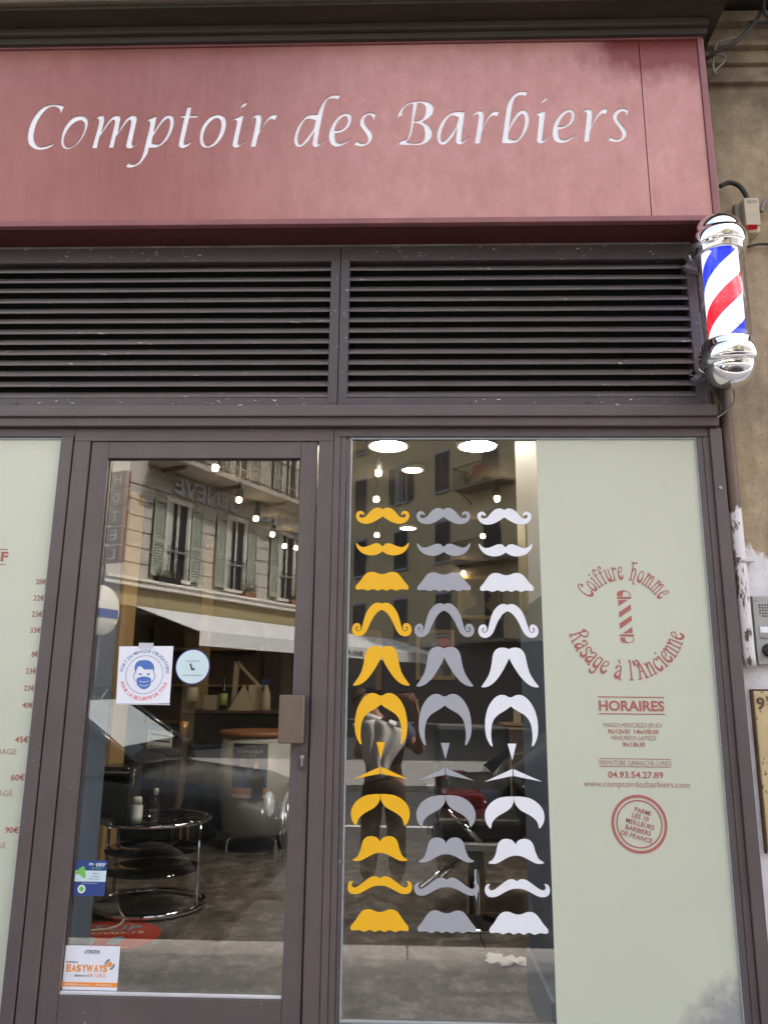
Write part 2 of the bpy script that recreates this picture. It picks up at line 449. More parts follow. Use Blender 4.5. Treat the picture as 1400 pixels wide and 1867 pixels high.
def stucco():
    mt, nt, out = newmat('stained_ochre_render'); v = coords(nt)
    n1 = noise(nt, v, 2.2, 8, .65); n2 = noise(nt, v, 14, 8, .7); n3 = noise(nt, coords(nt, (7,7,.8)), 1.6, 5, .6)
    base = ramp(nt, n1, [(.28, (.235,.165,.095)), (.5, (.37,.275,.17)), (.75, (.50,.385,.25))])
    base = mixc(nt, .45, base, ramp(nt, n2, [(.3, (.20,.145,.09)), (.7, (.54,.43,.29))]))
    base = mixc(nt, ramp(nt, noise(nt, v, 70, 4, .7), [(.30, (.7,.7,.7)), (.42, (0,0,0))]), base, (.10,.075,.05))
    base = mixc(nt, ramp(nt, n3, [(.5, (0,0,0)), (.78, (.55,.55,.55))]), base, (.13,.105,.08))
    sep = nt.nodes.new('ShaderNodeSeparateXYZ'); g = nt.nodes.new('ShaderNodeNewGeometry'); nt.links.new(g.outputs['Position'], sep.inputs[0])
    # patchy browner band under the moulding
    sz = nt.nodes.new('ShaderNodeMapRange'); nt.links.new(sep.outputs['Z'], sz.inputs[0]); sz.inputs[1].default_value = 4.0; sz.inputs[2].default_value = 4.4
    dark_band = maths(nt, 'MULTIPLY', sz.outputs[0], maths(nt, 'MULTIPLY', noise(nt, v, 5, 6, .65), 1.5))
    base = mixc(nt, ramp(nt, dark_band, [(.25, (0,0,0)), (.9, (.8,.8,.8))]), base, (.085,.065,.048))
    # the lower wall was whitewashed; the top edge of the paint is ragged and flaking
    wob = maths(nt, 'MULTIPLY', maths(nt, 'SUBTRACT', noise(nt, coords(nt, (1,1,.5)), 9, 6, .65), .5), .55)
    zz = maths(nt, 'ADD', sep.outputs['Z'], wob)
    lx = nt.nodes.new('ShaderNodeMapRange'); nt.links.new(sep.outputs['X'], lx.inputs[0]); lx.inputs[1].default_value = 1.47; lx.inputs[2].default_value = 1.36; lx.inputs[3].default_value = 0; lx.inputs[4].default_value = .16
    zz = maths(nt, 'SUBTRACT', zz, lx.outputs[0])
    wm = nt.nodes.new('ShaderNodeMapRange'); nt.links.new(zz, wm.inputs[0]); wm.inputs[1].default_value = 2.16; wm.inputs[2].default_value = 2.13
    flake = ramp(nt, noise(nt, coords(nt, (1,1,.55)), 26, 6, .7), [(.34, (0,0,0)), (.38, (1,1,1))])
    white = ramp(nt, noise(nt, v, 6, 7, .65), [(.25, (.50,.48,.50)), (.6, (.74,.72,.76))])
    wf = maths(nt, 'MULTIPLY', wm.outputs[0], flake)
    c = mixc(nt, wf, base, white)
    h = maths(nt, 'ADD', maths(nt, 'MULTIPLY', n2, .6), maths(nt, 'MULTIPLY', wf, .6))
    pbr(nt, out, c, .85, 0, bump(nt, h, .55, .012)); return mt
MAT['stucco'] = stucco()
MAT['pipe'] = None
def pipe_mat():
    mt, nt, out = newmat('flaking_pipe_paint'); v = coords(nt, (1,1,.35))
    sep = nt.nodes.new('ShaderNodeSeparateXYZ'); g = nt.nodes.new('ShaderNodeNewGeometry'); nt.links.new(g.outputs['Position'], sep.inputs[0])
    wob = maths(nt, 'MULTIPLY', maths(nt, 'SUBTRACT', noise(nt, v, 40, 4, .6), .5), .25)
    z = maths(nt, 'ADD', sep.outputs['Z'], wob)
    wm = nt.nodes.new('ShaderNodeMapRange'); nt.links.new(z, wm.inputs[0]); wm.inputs[1].default_value = 2.36; wm.inputs[2].default_value = 2.33
    fl = ramp(nt, noise(nt, v, 30, 5, .65), [(.40, (0,0,0)), (.44, (1,1,1))])
    br = ramp(nt, noise(nt, v, 12, 5), [(.3, (.06,.035,.026)), (.7, (.14,.085,.06))])
    c = mixc(nt, maths(nt, 'MULTIPLY', wm.outputs[0], fl), br, (.62,.58,.58))
    pbr(nt, out, c, .6, 0, bump(nt, fl, .3, .003)); return mt
MAT['pipe'] = pipe_mat()
MAT['timber'] = surf('old_brown_timber', (.038,.030,.023), .7, 0, .35, 3.0, (.6,4,9), .25, 40)
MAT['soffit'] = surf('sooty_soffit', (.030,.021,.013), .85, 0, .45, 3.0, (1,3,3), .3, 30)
MAT['stone'] = surf('grey_stone', (.30,.27,.23), .8, 0, .2, 5, (1,1,1), .3, 40)

# ================================================================= SETTING
def pavement_mat():
    mt, nt, out = newmat('pavement_slabs'); v = coords(nt)
    n = noise(nt, v, 6, 12, .78); c = ramp(nt, n, [(.38, (.17,.165,.16)), (.5, (.33,.315,.30)), (.62, (.50,.48,.46))])
    b = nt.nodes.new('ShaderNodeTexBrick'); nt.links.new(v, b.inputs['Vector']); b.inputs['Scale'].default_value = 1.7
    b.inputs['Mortar Size'].default_value = .012; b.inputs['Color1'].default_value = (1,1,1,1); b.inputs['Color2'].default_value = (.92,.92,.92,1); b.inputs['Mortar'].default_value = (.7,.7,.7,1)
    pbr(nt, out, mixc(nt, 1.0, c, b.outputs[0], 'MULTIPLY'), .85); return mt
MAT['pavement'] = pavement_mat()
MAT['asphalt'] = surf('asphalt', (.055,.054,.056), .85, 0, .25, 18, (1,1,1), .3, 120)
MAT['kerb'] = surf('granite_kerb', (.43,.40,.38), .75, 0, .18, 30)
MAT['road_paint'] = surf('white_road_paint', (.70,.70,.68), .7, 0, .15, 14)
b = MB(); b.box(-150,150,-150,150,-.30,-.125); structure('ground', b, MAT['asphalt'])
b = MB(); b.box(-60,60,-10.6,-2.085,-.12,-.10); structure('road', b, MAT['asphalt'])
b = MB(); b.box(-60,60,-1.815,.30,-.12,0); structure('pavement', b, MAT['pavement'])
b = MB()
for i in range(-14, 15): b.bbox(i*1.2+.004, i*1.2+1.196, -2.085, -1.816, -.121, .004, .012)
structure('kerb', b, MAT['kerb'])
b = MB(); b.box(-60,60,-15.5,-10.61,-.12,.005); structure('far_pavement', b, MAT['pavement'])
b = MB(); b.box(-14,14,-7.20,-7.07,-.10,-.096); b.box(-.75,-.66,-4.9,-2.2,-.10,-.096) if False else None
structure('road_marking', b, MAT['road_paint'])

# ================================================================= THE SHOP'S OWN BUILDING
bld = thing('apartment_building', 'old building with stained ochre render, dark timber cornice and whitewashed wall foot', 'building', (0,.3,0))
b = MB(); b.box(1.368, 16, .04, .6, -.1, 12.6); b.build('wall', MAT['stucco'], bld)
b = MB()                                                  # moulded string courses at the head of the wall pier
zt = P(1340,128,.02).z; zb = P(1340,92,.02).z
for z0, z1, o in ((zt-.075, zt-.045, .03), (zt-.044, zt+.03, .012), (zt+.031, zt+.055, .035), (zt+.056, zt+.12, .018), (zt+.121, zt+.15, .05), (zt+.151, zt+.24, .03), (zt+.241, zt+.30, .075)):
    b.bbox(1.42, 16, .04-o, .20, z0, z1, .006)
b.build('string_course', MAT['stucco'], bld)
b = MB(); b.box(-14, 1.367, .20, .6, 3.66, 12.6); b.box(-14, -3.2, .10, .6, -.1, 3.66); b.build('upper_wall', MAT['stucco'], bld)
zs = P(700,52,-.165).z
b = MB()                                                  # timber head mould just above the sign
b.bbox(-4, 1.40, -.185, .20, zs-.075, zs-.042, .006); b.bbox(-4, 1.405, -.205, .20, zs-.041, zs+.0, .008)
b.build('cornice', MAT['timber'], bld)
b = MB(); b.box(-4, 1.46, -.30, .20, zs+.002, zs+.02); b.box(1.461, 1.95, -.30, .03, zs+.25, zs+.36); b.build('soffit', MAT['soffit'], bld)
b = MB(); b.bbox(-4, 1.46, -.325, .20, zs+.022, zs+.115, .012); b.bbox(-4, 1.50, -.40, .20, zs+.118, zs+.30, .015)
b.build('lintel', surf('dusty_lintel', (.115,.09,.066), .75, 0, .3, 3, (.6,4,9), .25, 40), bld)
b = MB(); b.bbox(-14, 16, -.62, .20, zs+.50, zs+.72, .02); b.build('ledge', MAT['stone'], bld)

# ================================================================= SHOP SIGN
YS = -.155
SZ0, SZ1, SX1 = 3.628, 4.618, 1.386
sign = thing('shop_sign', 'long weathered red metal fascia sign with cut out white italic lettering over the shop', 'sign', (-.6,-.08,3.62))
def glyph(origin, scale, *outl):
    """trace given in an enlarged view of the photo -> outlines on the sign's face (metres)"""
    res = []
    for s in outl:
        ol = []
        for x, y in spline(s, 5):
            p = P(origin[0]+x/scale, origin[1]+y/scale, YS); ol.append((p.x, p.z))
        res.append(ol)
    return res
A_, B_, C_, D_, E_ = ((40,160), 5.3846), ((280,160), 5.3846), ((520,150), 7.0), ((710,150), 5.6), ((900,150), 5.3846)
letters = []
letters += glyph(*A_, "420,178* 383,258* 375,215 350,190 305,183 250,205 195,265 150,340 125,420 118,480 125,530 150,565 185,578 230,572 318,545* 316,562* 260,592 200,606 150,605 100,580 70,545 58,490 65,420 90,340 140,255 200,195 260,168 320,160 375,166")
letters += glyph(*A_, "580,272 630,290 650,340 640,400 610,470 560,540 500,585 450,602 410,590 388,550 388,490 405,420 440,355 490,300 535,278",
    "585,318 612,335 618,375 605,430 570,500 520,555 470,580 435,578 415,550 415,500 435,440 475,380 520,340 550,325")
letters += glyph(*A_, "675,350* 700,320 735,288 775,270 800,275 810,305 805,345 782,432* 825,360 870,300 905,275 935,268 962,278 968,310 960,350 945,432* 985,365 1030,300 1065,275 1095,266 1122,278 1130,310 1122,350 1085,525 1082,555 1095,567 1120,550 1158,508* 1158,524* 1120,565 1085,588 1055,595 1030,585 1023,560 1032,520 1072,340 1072,318 1060,312 1030,340 985,400 925,480 915,520 900,588* 853,588* 912,345 914,320 900,312 870,335 815,410 765,480 752,525 738,593* 688,592* 757,340 758,312 745,300 720,305 690,335")
letters += glyph(*A_, "1210,320* 1328,270* 1295,428* 1332,370 1377,305 1417,270 1452,264 1482,280 1494,320 1487,380 1462,450 1422,515 1372,560 1322,583 1248,588* 1235,640 1205,690 1160,745 1110,772 1060,782 1015,776* 1043,735* 1075,748 1105,748 1140,730 1165,700 1190,640 1215,540 1255,375 1258,335 1245,322 1225,320",
    "1275,540* 1312,550 1352,548 1392,510 1432,440 1452,370 1455,320 1442,298 1422,305 1382,340 1337,400 1287,475*")
letters += glyph(*B_, "330,190* 376,178* 358,270* 442,270* 435,292* 352,292* 305,500 298,540 308,553 335,545 383,514* 380,532* 335,573 290,590 262,583 247,560 250,530 302,292* 258,292* 268,270* 312,270*")
letters += glyph(*B_, "640,260 690,280 712,325 708,390 680,470 630,540 575,578 520,588 480,575 457,530 455,470 470,400 505,335 555,285 600,265",
    "630,296 658,315 665,360 655,420 625,490 580,545 535,567 505,555 488,515 492,455 515,390 555,335 595,303")
letters += glyph(*B_, "768,308* 887,262* 832,510 827,545 838,556 865,545 912,504* 908,520* 865,560 825,583 795,585 778,570 777,540 818,350 818,325 805,312 768,320*", "850,203* 862,172 922,130* 910,170 890,184")
letters += glyph(*B_, "928,340* 950,305 990,270 1030,258 1055,270 1060,305 1042,420* 1090,340 1130,285 1165,262 1200,258 1217,266* 1190,316* 1165,305 1140,310 1100,350 1060,410 1030,465 1020,500 1003,577* 953,580* 1005,330 1005,300 995,290 970,300")
letters += glyph(*C_, "707,162* 675,218* 640,207 590,205 550,215 525,250 505,300 490,350 415,740 413,770 425,785 450,775 520,712* 520,728* 465,785 420,815 385,825 360,815 347,790 350,750 372,625* 340,680 280,760 230,805 180,825 140,810 118,770 115,710 135,630 170,550 220,480 280,425 330,408 415,405* 440,340 475,270 525,205 590,165 650,155",
    "390,485* 350,470 300,463 265,472 225,520 185,600 162,680 158,740 170,780 190,790 220,770 280,700 340,620 370,575*")
letters += glyph(*C_, "835,710* 832,728* 770,780 710,810 650,820 600,800 567,750 558,690 570,610 610,520 660,450 720,405 780,390 820,395 845,430 843,490 820,550 770,605 700,640 630,650* 632,700 645,745 675,772 720,775 775,750",
    "625,612* 640,560 680,490 730,440 770,430 795,450 798,490 775,545 730,590 680,608")
letters += glyph(*C_, "1157,400* 1135,482* 1125,480* 1115,440 1090,420 1050,420 1020,445 1008,480 1015,520 1050,575 1095,630 1112,680 1100,735 1060,785 1000,812 940,813 880,797* 876,785* 912,740* 950,770 1000,778 1035,770 1055,745 1058,715 1040,670 1000,610 965,560 953,515 965,465 1000,415 1050,388 1100,384")
letters += glyph(*D_, "82,362* 90,320 120,265 170,220 230,195 300,187 370,190 420,210 448,245 448,290 425,340 335,400* 390,430 425,475 435,520 425,560 390,605 340,630 280,640 95,635* 88,628* 120,590* 150,588 180,575 195,540 212,480 242,215* 200,225 160,250 135,290 130,335*",
    "285,210* 330,212 365,240 372,285 360,335 330,375 290,390 250,395*", "246,415* 300,420 345,450 360,500 360,550 345,590 310,612 260,618 210,614 172,607* 205,570 230,510")
letters += glyph(*D_, "770,298* 735,575 735,595 750,598 775,580 817,543* 815,558* 770,605 735,630 705,632 680,615 677,590 690,460* 660,530 610,595 570,630 535,636 505,620 488,580 488,520 505,455 545,380 600,325 650,300 700,294",
    "708,358* 680,345 640,338 600,360 560,425 530,500 522,560 530,595 550,600 580,580 630,520 684,440*")
letters += glyph(*D_, "822,375* 850,330 885,298 920,286 950,295 963,325 960,380 950,460* 985,385 1030,320 1065,292 1095,287 1125,295* 1095,348* 1070,338 1040,345 1000,390 965,450 942,505 935,550 923,622* 870,625* 908,370 910,335 898,323 870,330")
letters += glyph(*E_, "335,92* 312,133* 280,125 240,130 205,155 188,200 175,270 152,440* 185,365 225,305 260,275 290,268 325,282 345,325 345,390 325,460 285,530 235,580 185,596 78,597* 120,290 130,230 155,170 195,120 245,90 290,84",
    "140,545* 170,557 210,562 245,545 275,500 298,430 305,370 298,325 280,308 255,320 215,370 175,430 148,480*")
letters += glyph(*E_, "390,318* 510,270* 478,530 475,560 487,567 510,555 558,512* 555,528* 510,575 470,597 440,597 423,575 425,540 443,350 440,328 425,322 390,325*", "458,212* 472,180 532,135* 520,168 500,185")
letters += glyph(*E_, "800,512* 797,527* 750,565 700,588 650,595 605,578 580,530 580,460 600,390 640,325 690,280 735,262 770,266 793,300 790,350 765,400 720,435 680,452 633,462* 637,510 650,545 680,560 720,555 760,537",
    "628,430* 645,385 685,325 725,295 755,298 762,330 750,375 720,410 680,428")
letters += glyph(*E_, "828,343* 860,305 895,270 930,257 958,268 968,300 955,430* 985,365 1030,295 1065,262 1095,254 1122,265* 1095,315* 1070,305 1045,315 1005,365 970,420 948,475 942,520 935,582* 885,583* 912,330 912,300 900,290 875,300")
letters += glyph(*E_, "1320,268* 1310,328* 1300,326* 1295,300 1275,285 1245,287 1220,310 1210,335 1218,365 1250,410 1285,450 1303,490 1295,530 1262,565 1215,583 1175,582 1125,573* 1122,567* 1150,528* 1180,550 1215,556 1245,545 1260,520 1255,490 1225,440 1185,390 1168,345 1178,305 1210,270 1250,254 1290,254")
seam = 1.086
link_mesh('fascia_panel', slab([rect(-4.0, seam-.002, SZ0+.026, SZ1-.028)]+letters, YS, .003), MAT['sign'], sign)
link_mesh('end_panel', slab([rect(seam+.002, SX1-.030, SZ0+.026, SZ1-.028)], YS, .003), MAT['sign'], sign)
b = MB(); b.box(-2.0, 1.08, YS+.0042, YS+.010, 3.80, 4.56); b.build('lettering', surf('white_acrylic', (.90,.90,.95), .4, 0, .01), sign)
b = MB()
b.bbox(-4.0, SX1, YS-.012, YS+.02, SZ0-.004, SZ0+.024, .004); b.bbox(-4.0, SX1, YS-.010, YS+.02, SZ1-.026, SZ1+.006, .004)
b.bbox(SX1-.028, SX1+.002, YS-.008, YS+.02, SZ0+.0242, SZ1-.0262, .004)
b.build('trim', MAT['sign_trim'], sign)
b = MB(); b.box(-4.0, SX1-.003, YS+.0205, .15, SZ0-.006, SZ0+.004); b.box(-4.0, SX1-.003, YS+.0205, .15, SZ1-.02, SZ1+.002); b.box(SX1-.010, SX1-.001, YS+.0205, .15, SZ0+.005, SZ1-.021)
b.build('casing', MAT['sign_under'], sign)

# ================================================================= SHOPFRONT
front = thing('shopfront', 'aubergine painted metal shopfront with a glazed door and large window panes under the louvres', 'shopfront', (-.2,.02,.0))
ZH = 2.71
b = MB(); b.bbox(-4.0, 1.345, -.045, .06, 2.752, 2.803, .004); b.bbox(-4.0, 1.352, -.03, .06, 2.712, 2.7515, .003); b.build('transom', MAT['frame'], front)
fr = MB()                                                 # the fixed members, each profile a few mm apart
fr.bbox(-1.555, -1.503, -.004, .07, .02, ZH-.04, .002); fr.bbox(-1.497, -1.424, 0, .07, .02, ZH-.06, .003)
fr.bbox(-.397, -.331, 0, .07, .02, ZH-.06, .003); fr.bbox(-.329, -.301, -.002, .07, .02, ZH-.0402, .0015); fr.bbox(-.299, -.274, .003, .07, .02, ZH-.0405, .0015); fr.bbox(-.272, -.256, .008, .07, .02, ZH-.0408, .0015)
fr.bbox(-1.497, -.331, .0005, .07, ZH-.0595, ZH-.001, .003)
fr.bbox(-4.0, -1.497, -.001, .07, ZH-.0395, ZH-.0008, .003); fr.bbox(-.329, 1.314, -.001, .07, ZH-.0395, ZH-.0008, .003)
fr.bbox(1.262, 1.288, .004, .07, .02, ZH-.041, .002); fr.bbox(1.2885, 1.315, .0, .07, .02, ZH-.041, .002); fr.bbox(1.317, 1.367, -.012, .09, .0, 2.705, .003)
fr.bbox(-.254, 1.262, .0, .07, .02, .340, .003); fr.bbox(-4.0, -1.556, .0, .07, .02, .340, .003)
fr.build('frame', MAT['frame'], front)
b = MB(); b.box(-1.5029, -1.4971, .03, .06, .02, ZH-.06); b.box(-.3985,-.3971,.03,.06,.02,ZH-.06); b.box(-1.555, -.30, .071, .074, .02, .4); b.build('gap_seal', MAT['black'], front)
b = MB()
b.bbox(-.2555, -.249, .005, .02, .341, 2.668, .001); b.bbox(1.2555, 1.2618, .006, .02, .341, 2.668, .001); b.bbox(-.2488, 1.2553, .006, .02, 2.660, 2.668, .001); b.bbox(-.2488, 1.2553, .005, .02, .341, .350, .001)
b.build('gasket', MAT['gasket'], front); b = MB()
b.bbox(-1.5615, -1.5555, .006, .02, .341, 2.668, .001); b.bbox(-4, -1.5617, .006, .02, 2.660, 2.668, .001)
b.build('gasket', MAT['gasket'], front)
b = MB(); b.box(-.2505, 1.2575, .014, .020, .343, 2.666); b.build('window_pane', MAT['glass'], front)
b = MB(); b.box(-3.9, -1.5575, .014, .020, .343, 2.666); b.build('side_pane', MAT['glass'], front)
b = MB(); b.tube([(1.340,-.0125,2.435),(1.340,-.017,2.435)], .0075, 12); b.build('screw', MAT['steel'], front)
# door leaf
dl = MB(); dx0, dx1, dz0, dz1 = -1.4185, -.4035, .06, 2.650; gx0, gx1, gz0, gz1 = -1.340, -.477, .426, 2.573
dl.bbox(dx0, gx0, .008, .062, dz0, dz1, .003); dl.bbox(gx1, dx1, .008, .062, dz0, dz1, .003); dl.bbox(gx0+.0005, gx1-.0005, .0085, .062, gz1, dz1, .003); dl.bbox(gx0+.0005, gx1-.0005, .0085, .062, dz0, gz0-.012, .003)
door = dl.build('door', MAT['frame'], front)
b = MB(); b.box(gx0, gx1, .030, .036, gz0-.012, gz1); b.build('door_pane', MAT['glass'], door)
b = MB(); b.bbox(gx0+.001, gx1-.001, .012, .029, gz0-.011, gz0-.001, .002); b.build('glazing_bead', MAT['bead'], door)
b = MB()
b.box(gx0-.001, gx0+.003, .0285, .0295, gz0, gz1); b.box(gx1-.003, gx1+.001, .0285, .0295, gz0, gz1); b.box(gx0+.003, gx1-.003, .0285, .0295, gz1-.004, gz1+.001)
b.build('door_gasket', MAT['black'], door)
h0, h1 = P(510,1267,-.045), P(553,1356,-.045)
b = MB(); b.bbox(h0.x, h1.x, -.052, .006, h1.z, h0.z, .006, 3); b.build('handle', surf('bronze_handle', (.20,.155,.13), .38, .75, .1, 20, (1,1,.2)), door)
l0, l1 = P(545,1369,.004), P(557,1403,.004)
b = MB(); b.bbox(l0.x, l1.x, .0015, .0085, l1.z, l0.z, .002); lk = b.build('lock_plate', MAT['frame_chip'], door)
lc = ((l0.x+l1.x)/2, (l0.z+l1.z)/2)
b = MB(); b.tube([(lc[0],.001,lc[1]+.012),(lc[0],-.003,lc[1]+.012)], .0085, 16); b.bbox(lc[0]-.004, lc[0]+.004, -.003, .001, lc[1]-.022, lc[1]+.012, .002); b.build('lock_cylinder', MAT['steel'], door)

# frosted films behind the glass (each covers part of a pane)
b = MB(); b.box(.564, 1.2570, .0128, .0134, .345, 2.664); tag(b.build('window_film', MAT['film']), 'pale green frosted film on the right window, carrying the opening hours', 'window film')
b = MB(); b.box(-3.85, -1.5580, .0128, .0134, .345, 2.664); tag(b.build('window_film', MAT['film']), 'pale green frosted film on the left window, carrying the price list', 'window film')

# ================================================================= LOUVRES
def louvre(x0, x1, label):
    t = thing('louvre_vent', label, 'louvre', ((x0+x1)/2, .03, 2.805), group='louvred vents above the shopfront')
    z0, z1 = 2.806, 3.606; w = .042
    f = MB(); f.bbox(x0, x0+w, -.010, .07, z0, z1, .002); f.bbox(x1-w, x1, -.010, .07, z0, z1, .002)
    f.bbox(x0+w, x1-w, -.0095, .07, z0, z0+.045, .002); f.bbox(x0+w, x1-w, -.0095, .07, z1-.075, z1, .002)
    f.build('louvre_frame', MAT['frame_chip'], t)
    s = MB(); n = 13; p = (z1-.075-z0-.045)/n
    for i in range(n):
        zc = z0+.045+p*(i+.28); sag = random.uniform(-.0015,.0015); k = 14
        prof = [(-.007,-.010),(-.008,-.001),(-.004,.003),(.025,.029),(.027,.027),(.0,-.003),(-.004,-.010)]
        rings = []
        for j in range(k+1):
            x = x0+w+.0005+(x1-x0-2*w-.001)*j/k; dz = sag*math.sin(math.pi*j/k)+random.uniform(-.0004,.0004)
            rings.append([Vector((x, .002+py_, zc+pz_+dz)) for py_, pz_ in prof])
        s.loft(rings, True, False)
    s.build('slat_panel', MAT['slat'], t)
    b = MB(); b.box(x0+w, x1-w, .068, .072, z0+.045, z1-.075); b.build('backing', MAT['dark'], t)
    for x in (x0+.02, x1-.02, x0+(x1-x0)*.36, x0+(x1-x0)*.68):
        for z in (z0+.022, z1-.045):
            b = MB(); b.tube([(x,-.0105,z),(x,-.0135,z)], .006, 10); b.build('screw', MAT['frame_chip'], t)
louvre(-2.6, -.3205, 'dark brown louvred vent with chipped paint above the shop door')
louvre(-.3165, 1.318, 'dark brown louvred vent with chipped paint above the moustache window, beside the barber pole')
b = MB(); b.box(-4.0, 1.372, .0, .15, 3.6075, 3.6205)
tag(b.build('plaster_strip', surf('flaking_plaster', (.28,.25,.24), .8, 0, .5, 9, (1,1,3))), 'narrow strip of flaking pale plaster between the louvres and the red sign', 'plaster strip')
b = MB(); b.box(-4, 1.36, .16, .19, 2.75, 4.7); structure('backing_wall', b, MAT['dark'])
# ================================================================= MOUSTACHE DECALS
YG = .0128                                                # front face of vinyl stuck on the glass (pane face is at .014)
def half(text, cx, org, sc, left_only=False):
    pts = []; cor = []
    for t in text.split():
        c = t.endswith('*'); a, b_ = t.rstrip('*').split(','); pts.append((float(a), float(b_))); cor.append(c)
    if left_only: full = [(pts, cor), ([(2*cx-x, y) for x, y in pts], cor)]
    else:
        on = lambda p: abs(p[0]-cx) < 1.5
        body = list(zip(pts, cor)); mir = [((2*cx-x, y), c) for (x, y), c in body[::-1] if not on((x, y))]
        al = body+mir; full = [([p for p, c in al], [c for p, c in al])]
    outs = []
    for p, c in full:
        w = [(org[0]+x/sc, org[1]+y/sc) for x, y in smooth_closed(p, c, 5)]
        outs.append([(lambda v: (v.x, v.z))(P(x, y, YG)) for x, y in w])
    xs = [x for o in outs for x, z in o]; zs_ = [z for o in outs for x, z in o]
    c0 = ((min(xs)+max(xs))/2, (min(zs_)+max(zs_))/2)
    # straighten about the centre line
    return c0, [[(x-c0[0], z-c0[1]) for x, z in o] for o in outs]
WALRUS = "652,195 600,190 550,175 490,152 420,147 360,158 300,195 240,265 180,350 120,415 90,460 90,500 115,524 170,522 230,515 280,523 350,545 400,530 450,512 490,518 550,545 600,532 652,515"
MOU = [
 ('curled handlebar moustache', half("678,165* 640,135 580,122 520,132 460,165 405,215 360,270 310,318 260,337 215,335 188,312 185,280 205,257 235,258 282,288* 285,255 265,215 230,195 190,192 150,210 118,250 110,300 125,350 165,410 230,450 310,465 400,457 490,425 580,375 678,310*", 678, (640,915), 11.667), 'top row'),
 ('slim moustache with upswept pointed tips', half("658,250* 630,225 590,190 540,180 480,188 400,220 320,250 240,262 180,240 140,205 105,165* 95,185 110,250 150,315 210,375 290,415 380,435 470,435 560,412 620,380 658,350*", 658, (640,975), 11.667), 'second row'),
 ('small bushy walrus moustache with wavy hem', half(WALRUS, 652, (640,1030), 11.667), 'third row'),
 ('drooping moustache with spiral curled ends', half("695,127* 660,110 610,102 550,115 480,160 410,240 360,330 320,450 290,560 262,650 240,690 200,712 163,700 140,660 150,620 185,610 194,642* 170,630 158,655 175,688 200,698 228,680 243,650 247,610 235,570 200,540 160,537 115,555 80,600 62,670 75,740 120,795 190,818 260,808 320,770 370,710 420,610 470,500 520,410 580,330 640,280 695,255*", 695, (635,1090), 11.667), 'fourth row'),
 ('tall moustache flaring down to two points', half("695,130* 650,105 580,92 510,95 440,125 390,180 355,260 335,370 305,520 260,660 190,780 90,918* 105,930 170,930 260,900 360,830 460,720 560,570 640,430 695,315*", 695, (635,1170), 11.667), 'fifth row'),
 ('long horseshoe moustache above a tiny triangular chin tuft', half("653,155 600,140 550,112 490,100 420,107 340,150 260,230 190,340 145,450 110,600 97,750 100,880 120,1000 160,1100 200,1170 232,1195* 240,1165 225,1080 218,950 230,800 260,680 310,590 390,515 480,460 570,405 620,370 653,340*", 653, (635,1255), 11.667), 'sixth row'),
 ('thin split pencil moustache of two straight spikes', half("688,150* 688,297* 95,420*", 699, (630,1385), 11.667, True), 'seventh row'),
 ('split moustache of two leaf shaped halves', half("701,92* 600,90 500,100 400,120 300,165 200,240 130,330 88,430 80,530 95,620 130,700 190,772* 205,740 230,640 290,560 380,490 480,435 580,375 650,300 690,220 701,150", 705, (630,1440), 11.667, True), 'eighth row'),
 ('bell shaped moustache with heart notched top', half("693,232* 670,190 620,140 550,115 480,112 410,130 350,180 310,270 285,370 250,470 210,540 100,615* 130,630 220,640 300,622 400,570 500,515 600,475 693,465", 693, (630,1515), 11.667), 'ninth row'),
 ('wide arched moustache with hooked tips', half("695,125* 650,95 590,82 530,92 450,140 370,200 290,260 230,295 180,300 150,275 140,235 172,178* 130,180 90,205 65,260 65,320 85,380 130,420 200,433 280,422 370,380 460,330 560,285 640,268 695,265", 695, (625,1590), 10.77), 'tenth row'),
 ('large bushy walrus moustache with wavy hem', None, 'bottom row'),
]
cw = half(WALRUS, 652, (640,1030), 11.667)
k_ = 1.0
c11 = P(630+722/11.667, 1650+332/11.667, YG)
wd = max(x for x, z in cw[1][0]); target = (P(630+1342/11.667,1695,YG).x-P(630+102/11.667,1695,YG).x)/2
MOU[10] = (MOU[10][0], ((c11.x, c11.z), [[(x*target/wd, z*target/wd) for x, z in o] for o in cw[1]]), MOU[10][2])
COLS = [('yellow', 'yellow_vinyl', 'left'), ('grey', 'grey_vinyl', 'middle'), ('white', 'white_vinyl', 'right')]
YEL = [(.1*0) for _ in range(3)]
xc = [ (P(697.5,940,YG).x, P(692,1682,YG).x), (P(808,940,YG).x, P(814.5,1682,YG).x), (P(919,940,YG).x, P(945,1682,YG).x) ]
for r, (nm, (c0, outs), row) in enumerate(MOU):
    me0 = shape_mesh(outs, .0008); goat = None
    if r == 5: goat = shape_mesh([[(-.0178,.013),(.0178,.013),(0,-.052)]], .0008)
    for k, (cn, mk, side) in enumerate(COLS):
        me = me0.copy(); me.name = 'moustache_decal'; me.materials.append(MAT[mk])
        o = bpy.data.objects.new('moustache_decal', me); COL.objects.link(o)
        t = r/10.0; x = xc[k][0]*(1-t)+xc[k][1]*t
        z = c0[1]-(.0011*k if r < 10 else 0)
        o.location = (x, YG, z)
        tag(o, '%s vinyl %s, in the %s' % (cn, nm, row), 'moustache decal', 'vinyl moustaches on the shop window')
        if goat:
            g2 = goat.copy(); g2.name = 'chin_tuft'; g2.materials.append(MAT[mk]); c = bpy.data.objects.new('chin_tuft', g2); COL.objects.link(c)
            c.parent = o; zc = P(689,1359,YG).z; c.location = (0, 0, zc-z)

